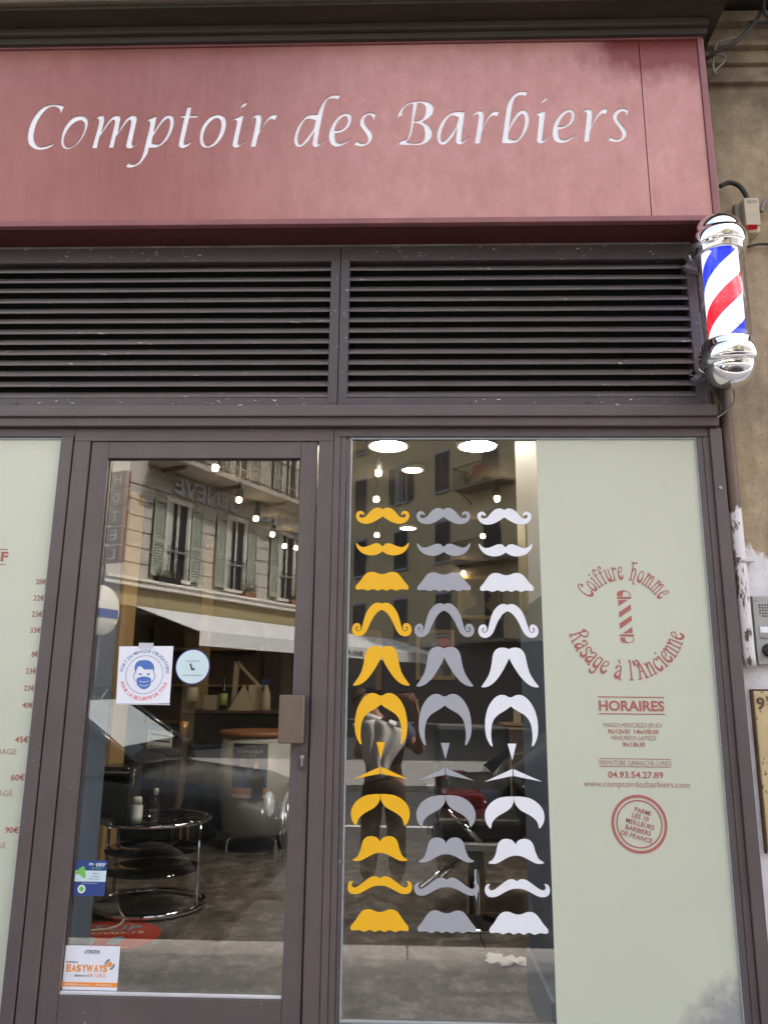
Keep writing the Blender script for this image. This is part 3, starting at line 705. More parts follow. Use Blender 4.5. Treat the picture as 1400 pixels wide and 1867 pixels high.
# ================================================================= LETTERING ON THE FILMS
YL = .0116
def txt(parent, name, body, l, r, mt='red_vinyl', bold=0.0, cap=None):
    """l=(x,y) left end of the baseline and r=(x,y) right end, as seen in the photo; cap = cap height in photo px"""
    a, b_ = P(*l, YL), P(*r, YL)
    sc_ = (P(l[0], l[1]-cap, YL)-a).length if cap else None
    zb_ = (a.z+b_.z)/2
    me = text_mesh(body, 1.0, 1.0, bold); lo, hi = bounds(me)
    ref = text_mesh('H', 1.0, 1.0, bold); rl, rh = bounds(ref); bpy.data.meshes.remove(ref)
    kx = (b_.x-a.x)/(hi[0]-lo[0]); kz = sc_/(rh[2]-rl[2])
    for v in me.vertices: v.co = (a.x+(v.co.x-lo[0])*kx, YL+(v.co.y-lo[1])*.0008, zb_+(v.co.z-rl[2])*kz)
    return link_mesh(name, me, MAT[mt], parent)
def rule(parent, l, r, px=2.0, mt='red_vinyl'):
    a, b_ = P(*l, YL), P(*r, YL); h = px/420.0; b = MB(); z = (a.z+b_.z)/2
    b.box(a.x, b_.x, YL, YL+.0008, z-h/2, z+h/2); return b.build('rule_line', MAT[mt], parent)
hours = thing('opening_hours', 'red vinyl opening hours lettering headed HORAIRES on the pale green film', 'lettering', tuple(P(1155,1440,YL)))
txt(hours, 'heading', 'HORAIRES', (1091.5,1296), (1211,1297), bold=.028, cap=19)
rule(hours, (1089.5,1270.5), (1210,1271.5), 1.6); rule(hours, (1091,1301.5), (1212,1302), 1.6)
txt(hours, 'text_line', 'MARDI-MERCREDI-JEUDI', (1100.5,1326), (1206,1326.5), 'red_vinyl_thin', -.012, 8)
txt(hours, 'text_line', '9h/12h30  14h/18h30', (1107.5,1338), (1200,1338), bold=.008, cap=8)
txt(hours, 'text_line', 'VENDREDI-SAMEDI', (1114,1349.5), (1195.5,1349.5), 'red_vinyl_thin', -.012, 8)
txt(hours, 'text_line', '9h/18h30', (1134.5,1361.5), (1175.5,1361.5), bold=.008, cap=8)
rule(hours, (1092.5,1383), (1222,1384.3), 1.0); rule(hours, (1093,1397.5), (1223,1398.5), 1.0)
txt(hours, 'text_line', 'FERMETURE DIMANCHE-LUNDI', (1092.5,1395), (1223,1396), 'red_vinyl_thin', -.012, 8.5)
txt(hours, 'phone_number', '04.93.54.27.89', (1108.5,1418.5), (1209,1418.5), bold=.014, cap=11.5)
txt(hours, 'web_address', 'www.comptoirdesbarbiers.com', (1063.5,1435), (1257,1435), 'red_vinyl_thin', -.006, 11)
# stamp
stc = P(1165,1502.5,YL); R1 = .1095
stamp = thing('round_stamp', 'round red vinyl stamp with double ring and slanting words, low on the green film', 'stamp', (stc.x, YL, stc.z-R1))
link_mesh('ring', slab([circle(stc.x, stc.z, R1, 64), circle(stc.x, stc.z, R1-.0105, 64), circle(stc.x, stc.z, .0905, 64), circle(stc.x, stc.z, .0855, 64)], YL, .0008), MAT['red_vinyl'], stamp)
for s_, w_, dz_, dx_ in (('PARMI',.063,.050,.0035), ('LES 10',.066,.026,-.001), ('MEILLEURS',.112,.001,.003), ('BARBIERS',.101,-.0245,.0005), ('DE FRANCE',.125,-.0495,-.001)):
    me = fit_text(s_, -w_/2, w_/2, -.0085, .0095, 0, .010)
    me.transform(Matrix.Translation((stc.x, YL, stc.z)) @ Matrix.Rotation(rad(15), 4, 'Y') @ Matrix.Translation((dx_, 0, dz_)))
    link_mesh('stamp_text', me, MAT['red_vinyl'], stamp)
# barber emblem
T, H_ = .038, .085
GL = {
 'C': (.80, [[(.72,1.12,.075),(.62,1.32,T),(.42,1.36,T),(.2,1.15,T),(.08,.75,.045),(.1,.35,.065),(.28,.07,.12),(.52,.06,.12),(.72,.25,.06)], [(.72,1.12,.075),(.58,1.05,.06),(.50,1.12,T)]]),
 'o': (.62, [[(.3,1,T),(.14,.85,T),(.07,.5,.05),(.14,.16,.10),(.32,.06,.115),(.48,.2,.085),(.53,.55,T),(.45,.88,T),(.3,1,T)]]),
 'i': (.36, [[(.18,.98,.05),(.18,0,.05)], [(.04,0,T),(.32,0,T)], [(.05,.93,.05),(.18,.98,.05)], [(.17,1.28,.075),(.18,1.29,.075)]]),
 'f': (.46, [[(.46,1.28,.09),(.40,1.42,.05),(.27,1.42,T),(.18,1.2,.05),(.18,0,.055)], [(.03,.95,T),(.40,.95,T)], [(.04,0,T),(.32,0,T)]]),
 'u': (.64, [[(.03,.97,T),(.12,.98,.05),(.12,.35,.06),(.2,.08,.11),(.34,.08,.1),(.48,.4,T)], [(.48,.98,.05),(.48,0,.05),(.6,.02,T)]]),
 'r': (.52, [[(.03,.97,T),(.14,.98,.05),(.14,0,.055)], [(.02,0,T),(.28,0,T)], [(.14,.6,T),(.26,.92,T),(.40,.95,.07),(.46,.86,.08)]]),
 'e': (.60, [[(.1,.52,T),(.36,.62,T),(.48,.82,T),(.38,.99,T),(.2,.93,T),(.08,.6,.045),(.1,.25,.08),(.26,.07,.115),(.42,.1,.10),(.52,.32,.05)]]),
 'H': (.80, [[(.04,1.38,.06),(.16,1.46,.05),(.22,1.3,.055),(.2,0,.06)], [(.05,0,T),(.34,0,T)], [(.14,1.47,.05),(.36,1.42,.05),(.58,1.5,.06)], [(.2,.6,T),(.38,.95,.05),(.56,.9,.06),(.6,.5,.06),(.5,.05,.05),(.52,-.25,.05),(.66,-.28,.06)]]),
 'm': (.98, [[(.02,.97,T),(.12,.98,.05),(.12,0,.055)], [(.0,0,T),(.25,0,T)], [(.12,.6,T),(.28,.97,.05),(.43,.9,.055),(.46,0,.055)], [(.35,0,T),(.58,0,T)], [(.46,.6,T),(.62,.97,.05),(.77,.9,.055),(.8,0,.055)], [(.68,0,T),(.94,0,T)]]),
 'R': (.80, [[(.16,1.3,.055),(.14,0,.06)], [(0,0,T),(.3,0,T)], [(.02,1.12,.06),(.16,1.32,.045),(.42,1.4,T),(.6,1.22,.05),(.5,.95,.05),(.2,.78,T)], [(.2,.78,T),(.4,.72,.05),(.62,0,.06)], [(.5,0,T),(.76,0,T)]]),
 'a': (.62, [[(.1,.8,.08),(.18,.96,.05),(.34,1,T),(.46,.85,.05),(.46,0,.055),(.58,.0,T)], [(.46,.62,T),(.28,.58,T),(.12,.38,.06),(.1,.16,.11),(.24,.06,.11),(.46,.3,T)]]),
 's': (.58, [[(.46,.84,.08),(.40,.97,T),(.26,1,T),(.13,.84,.05),(.18,.64,.055),(.38,.48,.055),(.49,.26,.09),(.38,.07,.115),(.2,.06,.1),(.08,.2,.06)]]),
 'g': (.62, [[(.46,.97,.05),(.46,0,.055),(.42,-.3,.06),(.26,-.42,.09),(.1,-.34,.08),(.08,-.22,.05)], [(.46,.86,T),(.3,1,T),(.14,.85,T),(.08,.5,.05),(.14,.2,.10),(.28,.12,.1),(.46,.4,T)]]),
 'l': (.34, [[(.04,1.38,T),(.16,1.4,.05),(.16,0,.055)], [(.02,0,T),(.3,0,T)]]),
 "'": (.24, [[(.12,1.4,.07),(.12,1.15,T)]]),
 'A': (.86, [[(.06,1.1,.07),(.12,1.3,T),(.36,1.38,.05),(.7,0,.065)], [(.36,1.3,.05),(.26,.5,.05),(.14,0,.06)], [(0,0,T),(.28,0,T)], [(.58,0,T),(.84,0,T)], [(.26,.5,T),(.5,.55,T)], [(.36,1.3,T),(.2,.95,T)]]),
 'n': (.66, [[(.02,.97,T),(.12,.98,.05),(.12,0,.055)], [(.0,0,T),(.25,0,T)], [(.12,.6,T),(.28,.97,.05),(.44,.9,.055),(.48,0,.055)], [(.36,0,T),(.62,0,T)]]),
 'c': (.58, [[(.48,.84,.08),(.4,.98,T),(.24,.97,T),(.1,.7,.045),(.08,.35,.07),(.2,.08,.115),(.38,.08,.11),(.5,.28,.05)]]),
 ' ': (.5, []),
}
GL['à'] = (.62, GL['a'][1]+[[(.2,1.42,.06),(.34,1.18,T)]])
_gc = {}
def arc_letters(body, cx, cz, r, a0, a1, xh, y, below=False, squeeze=1.0):
    adv = [GL[ch][0] for ch in body]; tot = sum(adv); meshes = []; pos = 0
    for ch, ad in zip(body, adv):
        f = (pos+ad/2)/tot; pos += ad; ang = a0+(a1-a0)*f
        if ch == ' ': continue
        if ch not in _gc: _gc[ch] = pen_outlines(GL[ch][1])
        arc = abs(a1-a0)*(r if not below else r-xh*.5)/tot; sx = arc
        me = shape_mesh([[((x-ad/2)*sx*squeeze, z*xh) for x, z in o] for o in _gc[ch]], .0008)
        rot = (ang-math.pi/2) if not below else (ang+math.pi/2)
        px_, pz_ = cx+r*math.cos(ang), cz+r*math.sin(ang)
        me.transform(Matrix.Translation((px_, y, pz_)) @ Matrix.Rotation(-rot, 4, 'Y')); meshes.append(me)
    return join(meshes)
ec = P(1140,1126,YL)
emb = thing('barber_emblem', 'red vinyl emblem of a striped barber pole ringed by curved old style lettering', 'emblem', (ec.x, YL, ec.z-.26))
link_mesh('upper_words', arc_letters('Coiffure Homme', ec.x, ec.z-.002, .164, rad(150), rad(28), .052, YL), MAT['red_vinyl'], emb)
link_mesh('lower_words', arc_letters("Rasage à l'Ancienne", ec.x+.001, ec.z-.012, .243, rad(193), rad(348), .053, YL, True), MAT['red_vinyl'], emb)
def wpx(org, sc, pts): return [(lambda v: (v.x, v.z))(P(org[0]+x/sc, org[1]+y/sc, YL)) for x, y in pts]
O5 = (1020,1020), 5.6
po = [wpx(*O5, spline("583,372* 586,340 605,322 640,318 652,308 665,318 705,330 722,355 724,378* 718,376* 714,355 700,335 660,326* 643,345 640,378*", 4)),
      wpx(*O5, [(583,382),(729,382),(724,404),(590,404)]), wpx(*O5, [(596,416),(692,414),(601,478)]),
      wpx(*O5, [(604,540),(722,458),(727,510),(609,594)]), wpx(*O5, [(611,652),(732,572),(735,624),(617,708)]),
      wpx(*O5, [(643,756),(738,688),(743,750)]), wpx(*O5, [(609,766),(754,764),(759,786),(617,786)]),
      wpx(*O5, spline("617,797* 668,797* 672,825 690,845* 725,846 748,830 750,795* 757,795* 757,828 735,850 692,854 688,863 680,853 650,850 625,835", 4))]
link_mesh('pole_icon', slab(po, YL, .0008), MAT['red_vinyl'], emb)
# price list on the left film (only its right-hand ends are in view)
prices = thing('price_list', 'red vinyl price list on the left window, columns of euro prices', 'lettering', tuple(P(20,1540,YL)))
txt(prices, 'heading', 'TARIF', (-66,1024), (14.5,1023), bold=.028, cap=17.5)
rule(prices, (-70,1001.5), (14.5,1001.5), 1.6); rule(prices, (-75,1029), (11,1028.5), 1.6)
for s_, rx, by in (('28€',85,1065.5), ('22€',81,1095), ('23€',78,1124.5), ('33€',75,1154), ('8€',70.5,1198), ('23€',67,1228.5), ('23€',63.5,1259.5), ('40€',60.5,1290.5), ('45€',52.5,1354), ('60€',45,1423), ('90€',34.5,1519)):
    big_ = s_ in ('45€','60€','90€'); w_ = (25 if big_ else 19.5)*(.66 if len(s_) == 2 else 1); cp_ = 10.8 if big_ else 9.6
    txt(prices, 'price', s_, (rx-w_, by), (rx, by-.2), bold=.012 if big_ else .004, cap=cp_)
for s_, rx, by in (('RAFRAICHAGE',30,1375), ('MASSAGE',23,1451), ('RASAGE',10.5,1546)):
    txt(prices, 'text_line', s_, (rx-8.7*len(s_), by), (rx, by-.2), 'red_vinyl_thin', -.012, 10)

MAT['tape'] = surf('clear_tape', (.55,.55,.60), .25, 0, .1)
# ================================================================= STICKERS ON THE DOOR
YD = .0285
def quad(tl, tr, br, bl, Y): return [(lambda v: (v.x, v.z))(P(*q, Y)) for q in (tl, tr, br, bl)]
def arc_text(body, cx, cz, r, a0, a1, size, y, below=False, bold=.012):
    ws = []; cache = {}
    for ch in body:
        if ch == ' ': ws.append(.34); continue
        me = text_mesh(ch, 1.0, .001); lo, hi = bounds(me); bpy.data.meshes.remove(me); ws.append(hi[0]-lo[0]+.14)
    tot = sum(ws); pos = 0; out = []
    for ch, w in zip(body, ws):
        ang = a0+(a1-a0)*(pos+w/2)/tot; pos += w
        if ch == ' ': continue
        me = text_mesh(ch, size, .0004, bold); lo, hi = bounds(me)
        me.transform(Matrix.Translation((-(lo[0]+hi[0])/2, 0, 0)))
        rot = (ang-math.pi/2) if not below else (ang+math.pi/2)
        me.transform(Matrix.Translation((cx+r*math.cos(ang), y, cz+r*math.sin(ang))) @ Matrix.Rotation(-rot, 4, 'Y')); out.append(me)
    return join(out)
q = quad((218,1178.5),(316.5,1178),(309.5,1282),(212,1283.5), YD)
cz_ = sum(p[1] for p in q)/4; cx_ = sum(p[0] for p in q)/4
mk = thing('mask_poster', 'square white poster with a blue masked face inside a ring on the door', 'poster', (cx_, YD, q[2][1]))
link_mesh('sheet', slab([q], YD, .0008), MAT['paper'], mk)
b = MB()
tp0, tp1 = P(254,1172,YD), P(280,1179,YD); b.box(tp0.x, tp1.x, YD-.0006, YD+.0002, tp1.z-.008, tp0.z)
b.build('sticky_tape', MAT['tape'], mk); b = MB()
tp0, tp1 = P(213,1282,YD), P(310,1285.5,YD); b.box(tp0.x, tp1.x, YD-.0006, YD+.0012, tp1.z, tp0.z)
b.build('sticky_tape', MAT['tape'], mk)
MO = (200,1160), 7.0
def mp(t, n=5): return [(lambda v: (v.x, v.z))(P(MO[0][0]+x/MO[1], MO[0][1]+y/MO[1], YD)) for x, y in spline(t, n)]
rc = P(200+447/7, 1160+490/7, YD); rr = (P(200+686/7,1230,YD).x-P(200+208/7,1230,YD).x)/2
link_mesh('ring', slab([circle(rc.x, rc.z, rr, 56), circle(rc.x, rc.z, rr-.0022, 56)], YD-.0006, .0005), MAT['blue_line'], mk)
face = [mp("330,465* 322,410 332,360 365,320 420,306 480,306 530,325 565,370 572,430 565,468* 555,430 550,410* 535,432* 525,412* 505,435* 492,415* 478,425* 440,420 410,390 380,382 358,400 345,435"),
        mp("352,532* 400,520 440,512 480,518 528,535* 530,580 520,625 480,665 436,677 395,660 355,620 348,575"),]
link_mesh('masked_face', slab(face, YD-.0006, .0005), MAT['blue_ink'], mk)
ln = [mp("345,470* 322,468 308,495 312,540 328,570 352,585* 350,578* 332,562 318,535 316,500 326,478 345,478*"), mp("563,468* 578,470 585,500 578,540 555,575 530,590* 530,582* 550,566 570,535 576,500 572,480 562,476*"),
      mp("365,480* 395,472 425,482* 412,488* 405,500 390,500 380,486*"), mp("468,482* 495,472 528,480* 512,488* 505,500 488,500 480,488*")]
link_mesh('face_line', slab(ln, YD-.0006, .0005), MAT['blue_line'], mk)
fold = [mp("378,568* 410,578 440,580 470,577 508,568* 508,573* 470,584 440,587 410,585 378,574*"), mp("385,610* 410,625 440,631 470,627 500,612* 500,618* 470,634 440,638 410,632 385,617*")]
link_mesh('mask_fold', slab(fold, YD-.0010, .0003), MAT['paper'], mk)
link_mesh('upper_words', arc_text('PORT DU MASQUE OBLIGATOIRE', rc.x, rc.z, rr+.0125, rad(173), rad(3), .0195, YD-.0006), MAT['blue_line'], mk)
link_mesh('lower_words', arc_text('POUR LA SECURITE DE TOUS', rc.x, rc.z, rr+.0255, rad(198), rad(342), .0195, YD-.0006, True), MAT['red_ink'], mk)
c2 = P(351.5,1215.5,YD); r2 = .0735
rs = thing('round_sticker', 'round pale blue sticker with dark rim beside the mask poster', 'sticker', (c2.x, YD, c2.z-r2))
link_mesh('rim', slab([circle(c2.x, c2.z, r2)], YD+.0002, .0006), MAT['navy_print'], rs)
link_mesh('disc', slab([circle(c2.x, c2.z, r2-.0045)], YD-.0003, .0004), MAT['paper'], rs)
link_mesh('print_field', slab([circle(c2.x, c2.z, r2-.0065)], YD-.0007, .0003), MAT['pale_print'], rs)
me = [fit_text('PAIEMENT SANS CONTACT', c2.x-.043, c2.x+.043, c2.z+.030, c2.z+.0345, YD-.001, .01, .0003), fit_text('SANS CONTACT', c2.x-.03, c2.x+.03, c2.z+.021, c2.z+.0255, YD-.001, .01, .0003), fit_text('VOTRE MOBILE', c2.x-.043, c2.x+.043, c2.z-.038, c2.z-.0335, YD-.001, .01, .0003)]
me = me[1:]
o2 = (200,1160), 7.0
hand = [mp("1038,405* 1060,395 1062,408* 1090,410* 1090,432* 1042,435*"), mp("1022,352* 1042,345 1050,372 1058,395* 1040,404* 1028,380*")]
link_mesh('symbol', join(me+[slab(hand, YD-.001, .0003)]), MAT['dark_ink'], rs)
# navy directory sticker
q = quad((139.5,1568.5),(195.5,1568.5),(191.5,1633.5),(134.5,1633.5), YD)
x0_, x1_ = (q[0][0]+q[3][0])/2, (q[1][0]+q[2][0])/2; z1_, z0_ = (q[0][1]+q[1][1])/2, (q[2][1]+q[3][1])/2; w_, h_ = x1_-x0_, z1_-z0_
ds = thing('window_sticker', 'small navy sticker with white band and green arrow, low on the door glass', 'sticker', ((x0_+x1_)/2, YD, z0_))
U = lambda u: x0_+w_*u
V = lambda v: z1_-h_*v
link_mesh('sheet', slab([rect(x0_, x1_, z0_, z1_)], YD, .0006), MAT['navy_print'], ds)
link_mesh('white_band', slab([rect(x0_, x1_, V(.6), V(.29))], YD-.0005, .0004), MAT['pale_print'], ds)
link_mesh('arrow', slab([[(x, z) for x, z in smooth_closed([(U(.02),V(.33)),(U(.22),V(.175)),(U(.28),V(.19)),(U(.34),V(.48)),(U(.28),V(.50)),(U(.15),V(.40)),(U(.02),V(.40))], [True,False,False,False,False,False,True], 4)]], YD-.001, .0004), MAT['green_print'], ds)
link_mesh('heading', join([fit_text('m', U(.43), U(.555), V(.145), V(.075), YD-.0006, .02, .0004), fit_text('ppy', U(.67), U(.96), V(.18), V(.075), YD-.0006, .02, .0004)]), MAT['paper'], ds)
link_mesh('caption', join([fit_text('Commentez sur', U(.25), U(.75), V(.655), V(.63), YD-.0006, 0, .0004)]), MAT['paper'], ds)
link_mesh('badge', slab([circle(U(.25), V(.81), w_*.125, 32)], YD-.0006, .0004), MAT['paper'], ds)
link_mesh('green_print', join([fit_text("J'y suis !", U(.5), U(.86), V(.255), V(.19), YD-.0006, .01, .0004, .2), slab([[(U(.56),V(.135)),(U(.62),V(.085)),(U(.65),V(.145)),(U(.615),V(.12))]], YD-.0006, .0004)]), MAT['green_print'], ds)
link_mesh('badge_centre', slab([circle(U(.25), V(.81), w_*.075, 24)], YD-.001, .0003), MAT['green_print'], ds)
link_mesh('dark_print', join([fit_text('Infos', U(.58), U(.75), V(.385), V(.345), YD-.001, 0, .0003), fit_text('Actus', U(.57), U(.76), V(.465), V(.425), YD-.001, 0, .0003), fit_text('Bon plans', U(.48), U(.83), V(.545), V(.505), YD-.001, 0, .0003)]), MAT['navy_print'], ds)
# white and orange notice
q = quad((114.5,1723.5),(220,1725),(213.5,1806),(108,1804.5), YD)
x0_, x1_ = (q[0][0]+q[3][0])/2, (q[1][0]+q[2][0])/2; z1_, z0_ = (q[0][1]+q[1][1])/2, (q[2][1]+q[3][1])/2; w_, h_ = x1_-x0_, z1_-z0_
nt_ = thing('warning_notice', 'white and orange notice headed ATTENTION in the lowest corner of the door glass', 'notice', ((x0_+x1_)/2, YD, z0_))
link_mesh('sheet', slab([rect(x0_, x1_, z0_, z1_)], YD, .0006), MAT['paper'], nt_)
link_mesh('orange_band', slab([rect(x0_, x1_, V(.925), V(.825))], YD-.0005, .0004), MAT['orange_ink'], nt_)
link_mesh('heading', fit_text('ATTENTION', U(.39), U(.655), V(.185), V(.095), YD-.0006, .015, .0004), MAT['dark_ink'], nt_)
link_mesh('caption', join([fit_text('EST PROTEGE PAR', U(.095), U(.295), V(.395), V(.36), YD-.0006, .01, .0004)]), MAT['dark_ink'], nt_)
link_mesh('caption', join([fit_text('ASSISTANCE 24H', U(.25), U(.46), V(.70), V(.66), YD-.0006, .01, .0004)]), MAT['dark_ink'], nt_)
for s, a0, a1 in ((1,rad(95),rad(185)),(1,rad(-85),rad(5)),(.78,rad(95),rad(185)),(.78,rad(-85),rad(5))):
    link_mesh('signal_arc', slab([[(U(.845+.085*1.0*s*math.cos(a)*1), V(.415)+w_*.085*s*math.sin(a)) for a in np.linspace(a0, a1, 10)]+[(U(.845+.072*s*math.cos(a)), V(.415)+w_*.072*s*math.sin(a)) for a in np.linspace(a1, a0, 10)]], YD-.0006, .0004), MAT['dark_ink'], nt_)
ez = []
for k, ch in enumerate('EASYWAYS'):
    xs_ = [.10,.19,.275,.365,.445,.575,.655,.735]; wi = [.08,.08,.08,.085,.12,.08,.09,.075]
    ez.append(fit_text(ch, U(xs_[k]), U(xs_[k]+wi[k]), V(.595), V(.43), YD-.0006, .045, .0004))
link_mesh('orange_print', join(ez+[fit_text('0781 72 88 22', U(.475), U(.79), V(.71), V(.63), YD-.0006, .0, .0004), slab([circle(U(.845), V(.415), w_*.040, 24)], YD-.0006, .0004)]), MAT['orange_ink'], nt_)
link_mesh('caption', fit_text('EASYWAYS', U(.10), U(.30), V(.895), V(.86), YD-.001, .02, .0003), MAT['paper'], nt_)
link_mesh('caption', join([fit_text('telesurveillance', U(.32), U(.53), V(.895), V(.868), YD-.001, 0, .0003)]), MAT['paper'], nt_)
link_mesh('caption', join([fit_text('www.easyways.fr', U(.63), U(.90), V(.895), V(.858), YD-.001, .01, .0003)]), MAT['paper'], nt_)

# ================================================================= BARBER POLE
YP = -.205
pcx = P(1318,540,YP).x
def pz(y, Y=YP-.09): return P(1318, y, Y).z
zg1, zg0 = pz(447), pz(611)
ztop = P(1312,389,YP).z+.0
def stripes():
    mt, nt, out = newmat('lit_stripes'); tc = nt.nodes.new('ShaderNodeTexCoord')
    sep = nt.nodes.new('ShaderNodeSeparateXYZ'); nt.links.new(tc.outputs['Object'], sep.inputs[0])
    ang = maths(nt, 'ARCTAN2', sep.outputs['Y'], sep.outputs['X'])
    ph = maths(nt, 'SUBTRACT', maths(nt, 'MULTIPLY', sep.outputs['Z'], 1/.43), maths(nt, 'DIVIDE', ang, 2*math.pi))
    ph = maths(nt, 'ADD', ph, 10.43); ph = maths(nt, 'FRACT', ph)
    c = ramp(nt, ph, [(0, (.02,.045,.75)), (.22, (.98,.97,1.0)), (.5, (.80,.012,.03)), (.73, (.98,.97,1.0))], 'CONSTANT')
    e = node(nt, 'ShaderNodeEmission', Strength=.42); nt.links.new(c, e.inputs[0])
    d = node(nt, 'ShaderNodeBsdfPrincipled', Roughness=.25); nt.links.new(mixc(nt, .6, c, (0,0,0)), d.inputs['Base Color'])
    ad = nt.nodes.new('ShaderNodeAddShader'); nt.links.new(e.outputs[0], ad.inputs[0]); nt.links.new(d.outputs[0], ad.inputs[1]); nt.links.new(ad.outputs[0], out.inputs[0]); return mt
pole = thing('barber_pole', 'lit barber pole with spiralling blue, white and red stripes between chrome caps', 'barber pole', (pcx, YP, zg0-.20))
pr = Vector(pole.location)
b = MB(); b.lathe([(.074, zg0-.01-pr.z), (.074, zg1+.01-pr.z)], (0,0,0), 48); st_ = b.build('striped_cylinder', stripes(), pole, False)
b = MB(); b.lathe([(.0970, zg0-.012), (.0970, zg1+.012), (.0950, zg1+.012), (.0950, zg0-.012), (.0970, zg0-.012)], (pcx,YP,0), 48); b.build('glass_tube', glass('tube_glass', (.95,.95,.97), .055, .7), pole)
def cap(up):
    s = 1 if up else -1; z = zg1 if up else zg0
    prof = [(.092,-.004),(.103,-.004),(.106,.004),(.106,.020),(.109,.025)]+[(.109+.011*math.sin(math.pi*k/12)**.5, .027+.068*k/12) for k in range(13)]+[(.108,.096),(.106,.098)]
    for k in range(13):
        a = math.pi/2*k/12; prof.append((.104*math.cos(a) if k < 12 else 0, .098+.098*math.sin(a)))
    b = MB(); b.lathe([(r, z+s*h) for r, h in prof], (pcx,YP,0), 64); return b.build('end_cap', MAT['chrome'], pole)
cap(True); cap(False)
for s, z in ((1, zg1), (-1, zg0)):
    b = MB(); zc = z+s*.066
    ring = []
    for y_, hw, hh in ((YP+.09,.095,.022), (YP+.13,.088,.024), (-.03,.085,.028), (-.0135,.100,.045)):
        ring.append([Vector((pcx+hw*math.cos(a), y_, zc+hh*math.sin(a))) for a in np.linspace(0, 2*math.pi, 24, endpoint=False)])
    b.loft(ring); b.build('bracket', MAT['chrome'], pole)
me = fit_text('CREW', P(1339,604,YP-.08).x, P(1357,604,YP-.08).x, P(1345,602,YP-.08).z, P(1345,592,YP-.08).z, 0, 0, .001)
for v in me.vertices:
    dx = v.co.x-pcx; v.co.y = YP-math.sqrt(max(.0975**2-dx*dx, 1e-6))
link_mesh('lettering', me, MAT['navy_print'], pole)
b = MB(); c0 = P(1334,703,-.12)
b.hose([(pcx+.02,-.12,zg0-.13), tuple(P(1337,710,-.10)), tuple(P(1336,735,-.06)), tuple(P(1320,752,-.04)), tuple(P(1306,762,-.05))], .0035, 8)
tag(b.build('power_cable', MAT['cable_grey']), 'thin grey cable looping down under the chrome barber pole', 'cable')
b = MB(); b.hose([tuple(P(1288,688,-.03)), tuple(P(1297,712,-.03)), tuple(P(1312,738,-.05)), tuple(P(1312,752,-.052)), tuple(P(1305,761,-.05))], .003, 8)
tag(b.build('power_cable', MAT['cable']), 'thin black cable hanging at the end of the louvre, behind the barber pole', 'cable')

# ================================================================= ON THE WALL AT THE RIGHT
px_t, px_b = P(1336,800,.0).x, P(1358,1190,.0).x
b = MB(); zb_ = P(1364,1212,.0).z
pxm = (px_t+px_b)/2
b.tube([(pxm,.012,3.62), (pxm,.012,zb_+.05), (pxm+.001,.012,zb_+.03), (pxm+.006,.012,zb_-.006)], [.026,.026,.026,.022], 16)
pi_ = b.build('wall_pipe', MAT['pipe']); tag(pi_, 'brown wall pipe, its lower part in flaking white paint, beside the shopfront frame', 'pipe')
b = MB(); zc = P(1352,1021,.0).z; b.tube([(pxm,.012,zc-.010),(pxm,.012,zc+.010)], .031, 16); b.bbox(pxm+.02, pxm+.055, -.012, .038, zc-.008, zc+.008, .002); b.build('pipe_clamp', MAT['pipe'], pi_)
i0, i1 = P(1370,1086,.01), P(1383,1212,.01)
MAT['inter'] = surf('grey_aluminium_panel', (.40,.40,.40), .45, .5, .06, 12)
ic = thing('intercom', 'grey aluminium intercom panel with speaker holes and a black button on whitewashed wall', 'intercom', (i0.x+.09, .03, i1.z))
b = MB(); b.bbox(i0.x, i0.x+.19, .008, .042, i1.z, i0.z, .006, 3); b.build('panel', MAT['inter'], ic)
b = MB()
for i in range(8):
    for j in range(5):
        x = P(1383.5,1103,.008).x+.0115*i; z = P(1383.5,1103,.008).z-.0115*j
        if (i, j) in ((0,4),): continue
        b.tube([(x,.0085,z),(x,.0062,z)], .0033, 8)
b.build('speaker_grille', MAT['black'], ic)
for y_ in (1148, 1158.5):
    a = P(1385,y_,.006); b = MB(); b.bbox(a.x, a.x+.085, .003, .010, a.z-.012, a.z+.012, .002); o = b.build('name_plate', MAT['paper'] if y_ < 1150 else MAT['steel'], ic)
a = P(1402,1186,.0); b = MB(); b.lathe([(.026,.009),(.028,.002),(.024,-.010),(.020,-.012),(0,-.010)], (a.x,0,a.z), 28, 'y'); b.build('button', MAT['black'], ic)
for q_ in ((1378,1094),(1388,1199)):
    a = P(*q_, .006); b = MB(); b.tube([(a.x,.009,a.z),(a.x,.0055,a.z)], .0055, 12); b.build('screw', MAT['steel'], ic)
a0, a1 = P(1372,1260,.025), P(1393,1553,.025)
mb_m = chipped('rusty_cream_plate', (.52,.40,.22), (.075,.045,.03), .62, (22,22,22), .6)
mt_b = thing('meter_cover', 'rusty cream metal meter cover numbered 9 set in the white wall', 'meter cover', (a0.x+.15, .03, a1.z))
b = MB(); b.bbox(a0.x, a0.x+.32, .022, .06, a1.z, a0.z, .006); b.build('plate', mb_m, mt_b)
b = MB(); zz0, zz1 = a1.z-.008, a0.z+.008
b.bbox(a0.x-.009, a0.x-.001, .028, .06, zz0, zz1, .002); b.bbox(a0.x-.0009, a0.x+.33, .0282, .06, a0.z+.001, zz1, .002); b.build('rim', surf('rust', (.09,.045,.03), .8, 0, .4, 30), mt_b)
a = P(1386,1283,.02); link_mesh('number', fit_text('9', a.x-.017, a.x+.017, a.z-.024, a.z+.026, .0205, .03, .002), surf('brown_number', (.12,.055,.035), .7, 0, .4, 60), mt_b)
